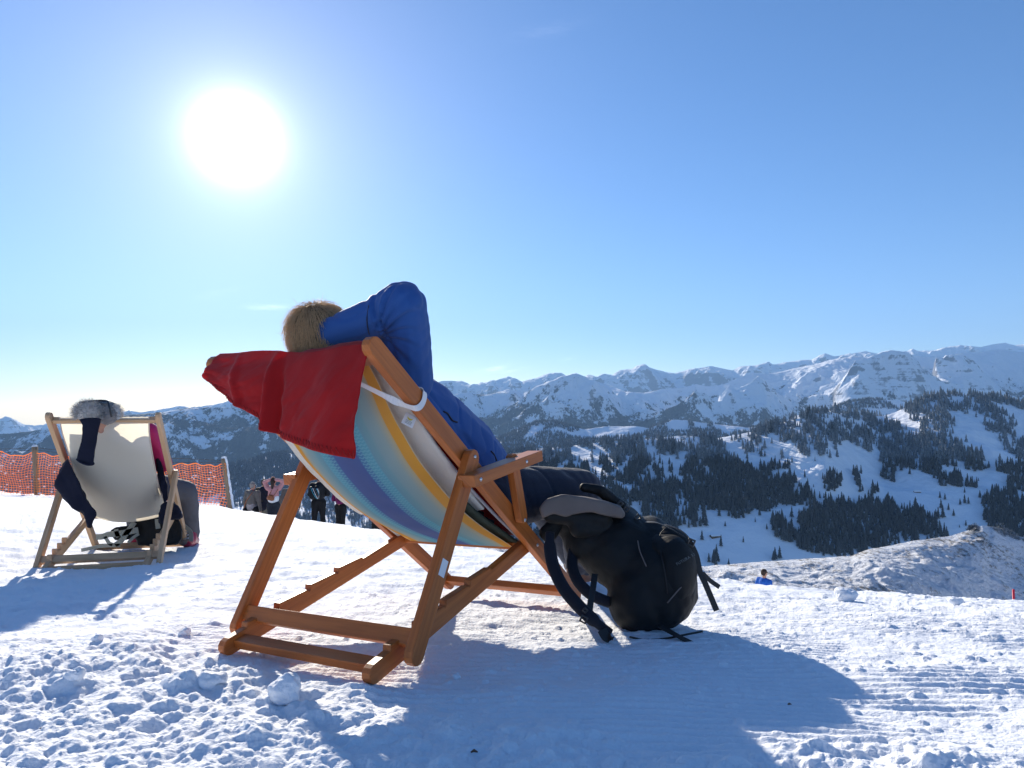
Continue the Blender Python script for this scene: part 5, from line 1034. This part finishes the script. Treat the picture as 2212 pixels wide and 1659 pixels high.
g_p, PG, HG = stander('person in dark clothes hidden behind the near striped sling, one leg showing', 812, 1052, 23, 1.62, 0, M_skin, M_bj, M_dk, M_dh, arms='front', grp=g1, gap=.07)
def bagthing(nm_, label, cat, parts, mat, straps, smat, r=.010, vox=.012):
    o = blob(nm_, parts, vox, mat, None, 3, crumple(97, .006)); tag(o, label, cat)
    for s_ in straps: tube('strap', spline(s_, 4), r, smat, o, 6)
    return o
bagthing('shoulder_bag', 'black shoulder bag at the hip of the grey-coated person', 'bag', [capsule(PA(-.17,-.14,.92), .06, PA(-.12,-.16,.80), .07), capsule(PA(-.22,-.12,.84), .055, PA(-.08,-.17,.84), .055)], M_blk, [[PA(-.17,-.17,.95), PA(-.10,-.18,1.15), PA(.05,-.17,1.36), PA(.09,-.05,1.48)]], M_tan)
bagthing('handbag', 'round tan leather bag on the back of the pink jacket', 'bag', [capsule(PC(-.07,-.17,1.15), .065, PC(.03,-.17,1.13), .065), ellipsoid(PC(-.02,-.18,1.17), (.10,.05,.075))], M_tan, [[PC(-.07,-.18,1.22), PC(-.03,-.17,1.30), PC(.03,-.10,1.46)], [PC(.06,-.18,1.20), PC(.13,-.16,1.30), PC(.17,-.06,1.42)]], M_tan)
cy = plain('cyan_trim', (.03, .36, .48), .4)
rbag = bagthing('backpack', 'small black backpack with blue loops carried by the black-clad skier', 'backpack', [capsule(PE(-.16,-.20,1.32), .10, PE(-.14,-.20,1.12), .10), capsule(PE(-.02,-.18,1.34), .10, PE(-.02,-.18,1.14), .10)], M_blk, [], M_blk)
for k in range(3): tube('trim', spline([PE(-.17+.05*k,-.31,1.38), PE(-.10+.05*k,-.325,1.22), PE(.0+.03*k,-.31,1.07), PE(.06,-.29,1.15+.06*k), PE(-.02+.03*k,-.31,1.36)], 4), .008, (cy, M_white, M_dgry)[k], rbag, 6)
s_p, PS, HS = stander('person with dark cap in a blue jacket, only head and shoulders above the snow edge', 1650.5, 1229, 19.5, 1.72, -1.0, M_skin, cloth('bright_blue_jacket', (.02, .12, .48), .1), M_dk, M_dh)
tube('sunglasses', [HS(.079,.03,.025), HS(.05,.093,.027), HS(-.05,.093,.027), HS(-.079,.03,.025)], .010, M_buck, s_p, 6)
# ================================================================== SMALL THINGS
M_pole = plain('red_piste_pole', (.55, .01, .04), .5); pt_ = W(2189, 1273, 14); V, Fs = tube_geo([pt_, pt_-Vector((0,0,1.9))], .022, 10); o = mobj('piste_marker', V, Fs, M_pole, None); tag(o, 'thin red piste marker pole at the right edge behind the snow rim', 'marker pole')
def hit_ground(u, v):
    y = .9
    while y < 20:
        p = W(u, v, y)
        if ground_z(p.x, y) >= p.z: break
        y += .01 if y < 3 else .03
    return W(u, v, y)
ch_l = {0:'largest glassy snow lump in the foreground, rounded, left of the near chair foot', 1:'flat oval snow lump left of the largest lump', 2:'small round snow lump at the far left of the kicked-up snow', 3:'small lone snow lump lying on smooth snow left of the near chair', 4:'snow block sitting on the far rim of the piste at the right', 5:'small snow lump at the edge of the left chair shadow', 6:'pointed snow lump on the rim farthest right', 7:'small snow lump just right of the near chair rear foot'}
for i, (u, vb, w_, h_) in enumerate(((604,1530,74,70),(447,1490,66,34),(152,1475,42,32),(394,1376,30,18),(1838,1300,50,30),(206,1388,24,18),(2075,1308,36,16),(985,1470,24,14))):
    p = hit_ground(u, vb); sx_ = w_*p.y/F/2; sz = h_*p.y/F/2; rr_ = random.Random(40+i)
    pr = [ellipsoid(p+Vector((0, sx_*.8, sz*.7)), (sx_*.9, sx_*.9, sz), Matrix.Rotation(rr_.uniform(0,1), 3, 'Z'))]+[ellipsoid(p+Vector((rr_.uniform(-.5,.5)*sx_, sx_*.8+rr_.uniform(-.3,.3)*sx_, sz*rr_.uniform(.4,1.0))), (sx_*.6, sx_*.5, sz*.75), Matrix.Rotation(rr_.uniform(0,3), 3, 'Z')) for _ in range(4)]
    o = blob('snow_lump', pr, max(sx_/11, .002), M_snow, None, 3, lambda co, no, s=sx_: s*.30*n3(co, 1.0/s, i)+s*.12*n3(co, 2.6/s, i+3)-s*.10*np.abs(n3(co, 2/s, i+7))); tag(o, ch_l[i], 'snow lump', 'loose lumps of snow')
# mountain huts
def hut(u, v, w_, d_, h_, ang, label):
    x, y, z = on_hill(u, v); r = empty('mountain_hut', (x, y, z)); r.rotation_euler.z = ang; tag(r, label, 'hut')
    V = [(sx*w_/2, sy*d_/2, zz) for zz in (-3, h_) for sy in (-1, 1) for sx in (-1, 1)]+[(-w_/2, 0, h_+2.2), (w_/2, 0, h_+2.2)]
    mobj('wall', V, [(0,1,5,4), (2,6,7,3), (0,4,8,6,2), (1,3,7,9,5), (4,5,9,8), (6,8,9,7)], plain('dark_timber', (.11, .07, .045), .8), r, False)
    for s in (-1, 1):
        a = [(-w_/2-1, 0, h_+2.9), (w_/2+1, 0, h_+2.9), (w_/2+1, s*(d_/2+1), h_+.3), (-w_/2-1, s*(d_/2+1), h_+.3)]; b = [(p[0], p[1], p[2]-.7) for p in a]
        mobj('roof', a+b, [(0,1,2,3), (7,6,5,4), (0,4,5,1), (1,5,6,2), (2,6,7,3), (3,7,4,0)], M_snow, r, False)
    mobj('door', [(-1,-d_/2-.1,0), (1,-d_/2-.1,0), (1,-d_/2-.1,2.2), (-1,-d_/2-.1,2.2)], [(0,1,2,3)], plain('door_timber', (.05,.03,.02), .8), r, False)
hut(1542, 1159, 20, 9, 2.6, .25, 'small timber hut with snowy roof on the meadow right of the lone spruce'); hut(1977, 1064, 14, 7, 2.0, -.2, 'tiny hut high on the open snow slope above the right-hand grove')
# dwarf pines on the ridge
M_bush = conifer_mat('dwarf_pine', .9); M_ygr = conifer_mat('dry_shrub', .2); M_ygr.node_tree.nodes['Principled BSDF'].inputs['Base Color'].links[0].from_node.inputs[6].default_value
for i, (u, v, w_, h_, mt, lb_) in enumerate(((2103,1146,22,14,M_bush,'small shrub leaning on the near snow ridge, left of its highest point'),(2158,1156,30,24,M_bush,'frosted dwarf pine on the ridge just right of its highest point'),(2185,1166,30,18,M_bush,'frosted dwarf pine on the ridge close to the picture edge'),(2215,1178,26,16,M_bush,'frosted dwarf pine cut by the right picture edge on the ridge'))):
    y = float(I(u, RY1))-.8; c = W(u, v, y); sx_ = w_*y/F/2; sz = h_*y/F; V = []; Fs = []; R_ = random.Random(i)
    for k in range(900):
        d = Vector((R_.gauss(0,1), R_.gauss(0,1), abs(R_.gauss(0,1)))).normalized(); q = R_.uniform(.55, 1)*(1+.25*math.sin(d.x*5+i)*math.cos(d.z*7)); p = c+Vector((d.x*sx_*q, d.y*sx_*q, d.z*sz*q)); t = (d+Vector((R_.gauss(0,.5), R_.gauss(0,.5), R_.gauss(.3,.5)))).normalized()*.16; s_ = t.orthogonal().normalized()*.03
        b = len(V); V += [p-s_, p+s_, p+t]; Fs.append((b, b+1, b+2))
    o = mobj('dwarf_pine', V, Fs, mt, None, False); tag(o, lb_, 'shrub', 'dwarf pines on the ridge')
# dark litter on the snow
for u, v, lb_ in ((88,1580,'tiny dark twig on the churned snow at the far left'),(1024,1628,'tiny dark twig in the chair shadow near the bottom edge'),(1706,1526,'thin dead leaf fragment lying in the big shadow')):
    p = hit_ground(u, v); tube_o = tube('twig', [p+Vector((-.006,0,.002)), p+Vector((0,.002,.005)), p+Vector((.007,0,.003))], [.0018,.003,.001], M_boot, None, 6); tag(tube_o, lb_, 'twig')
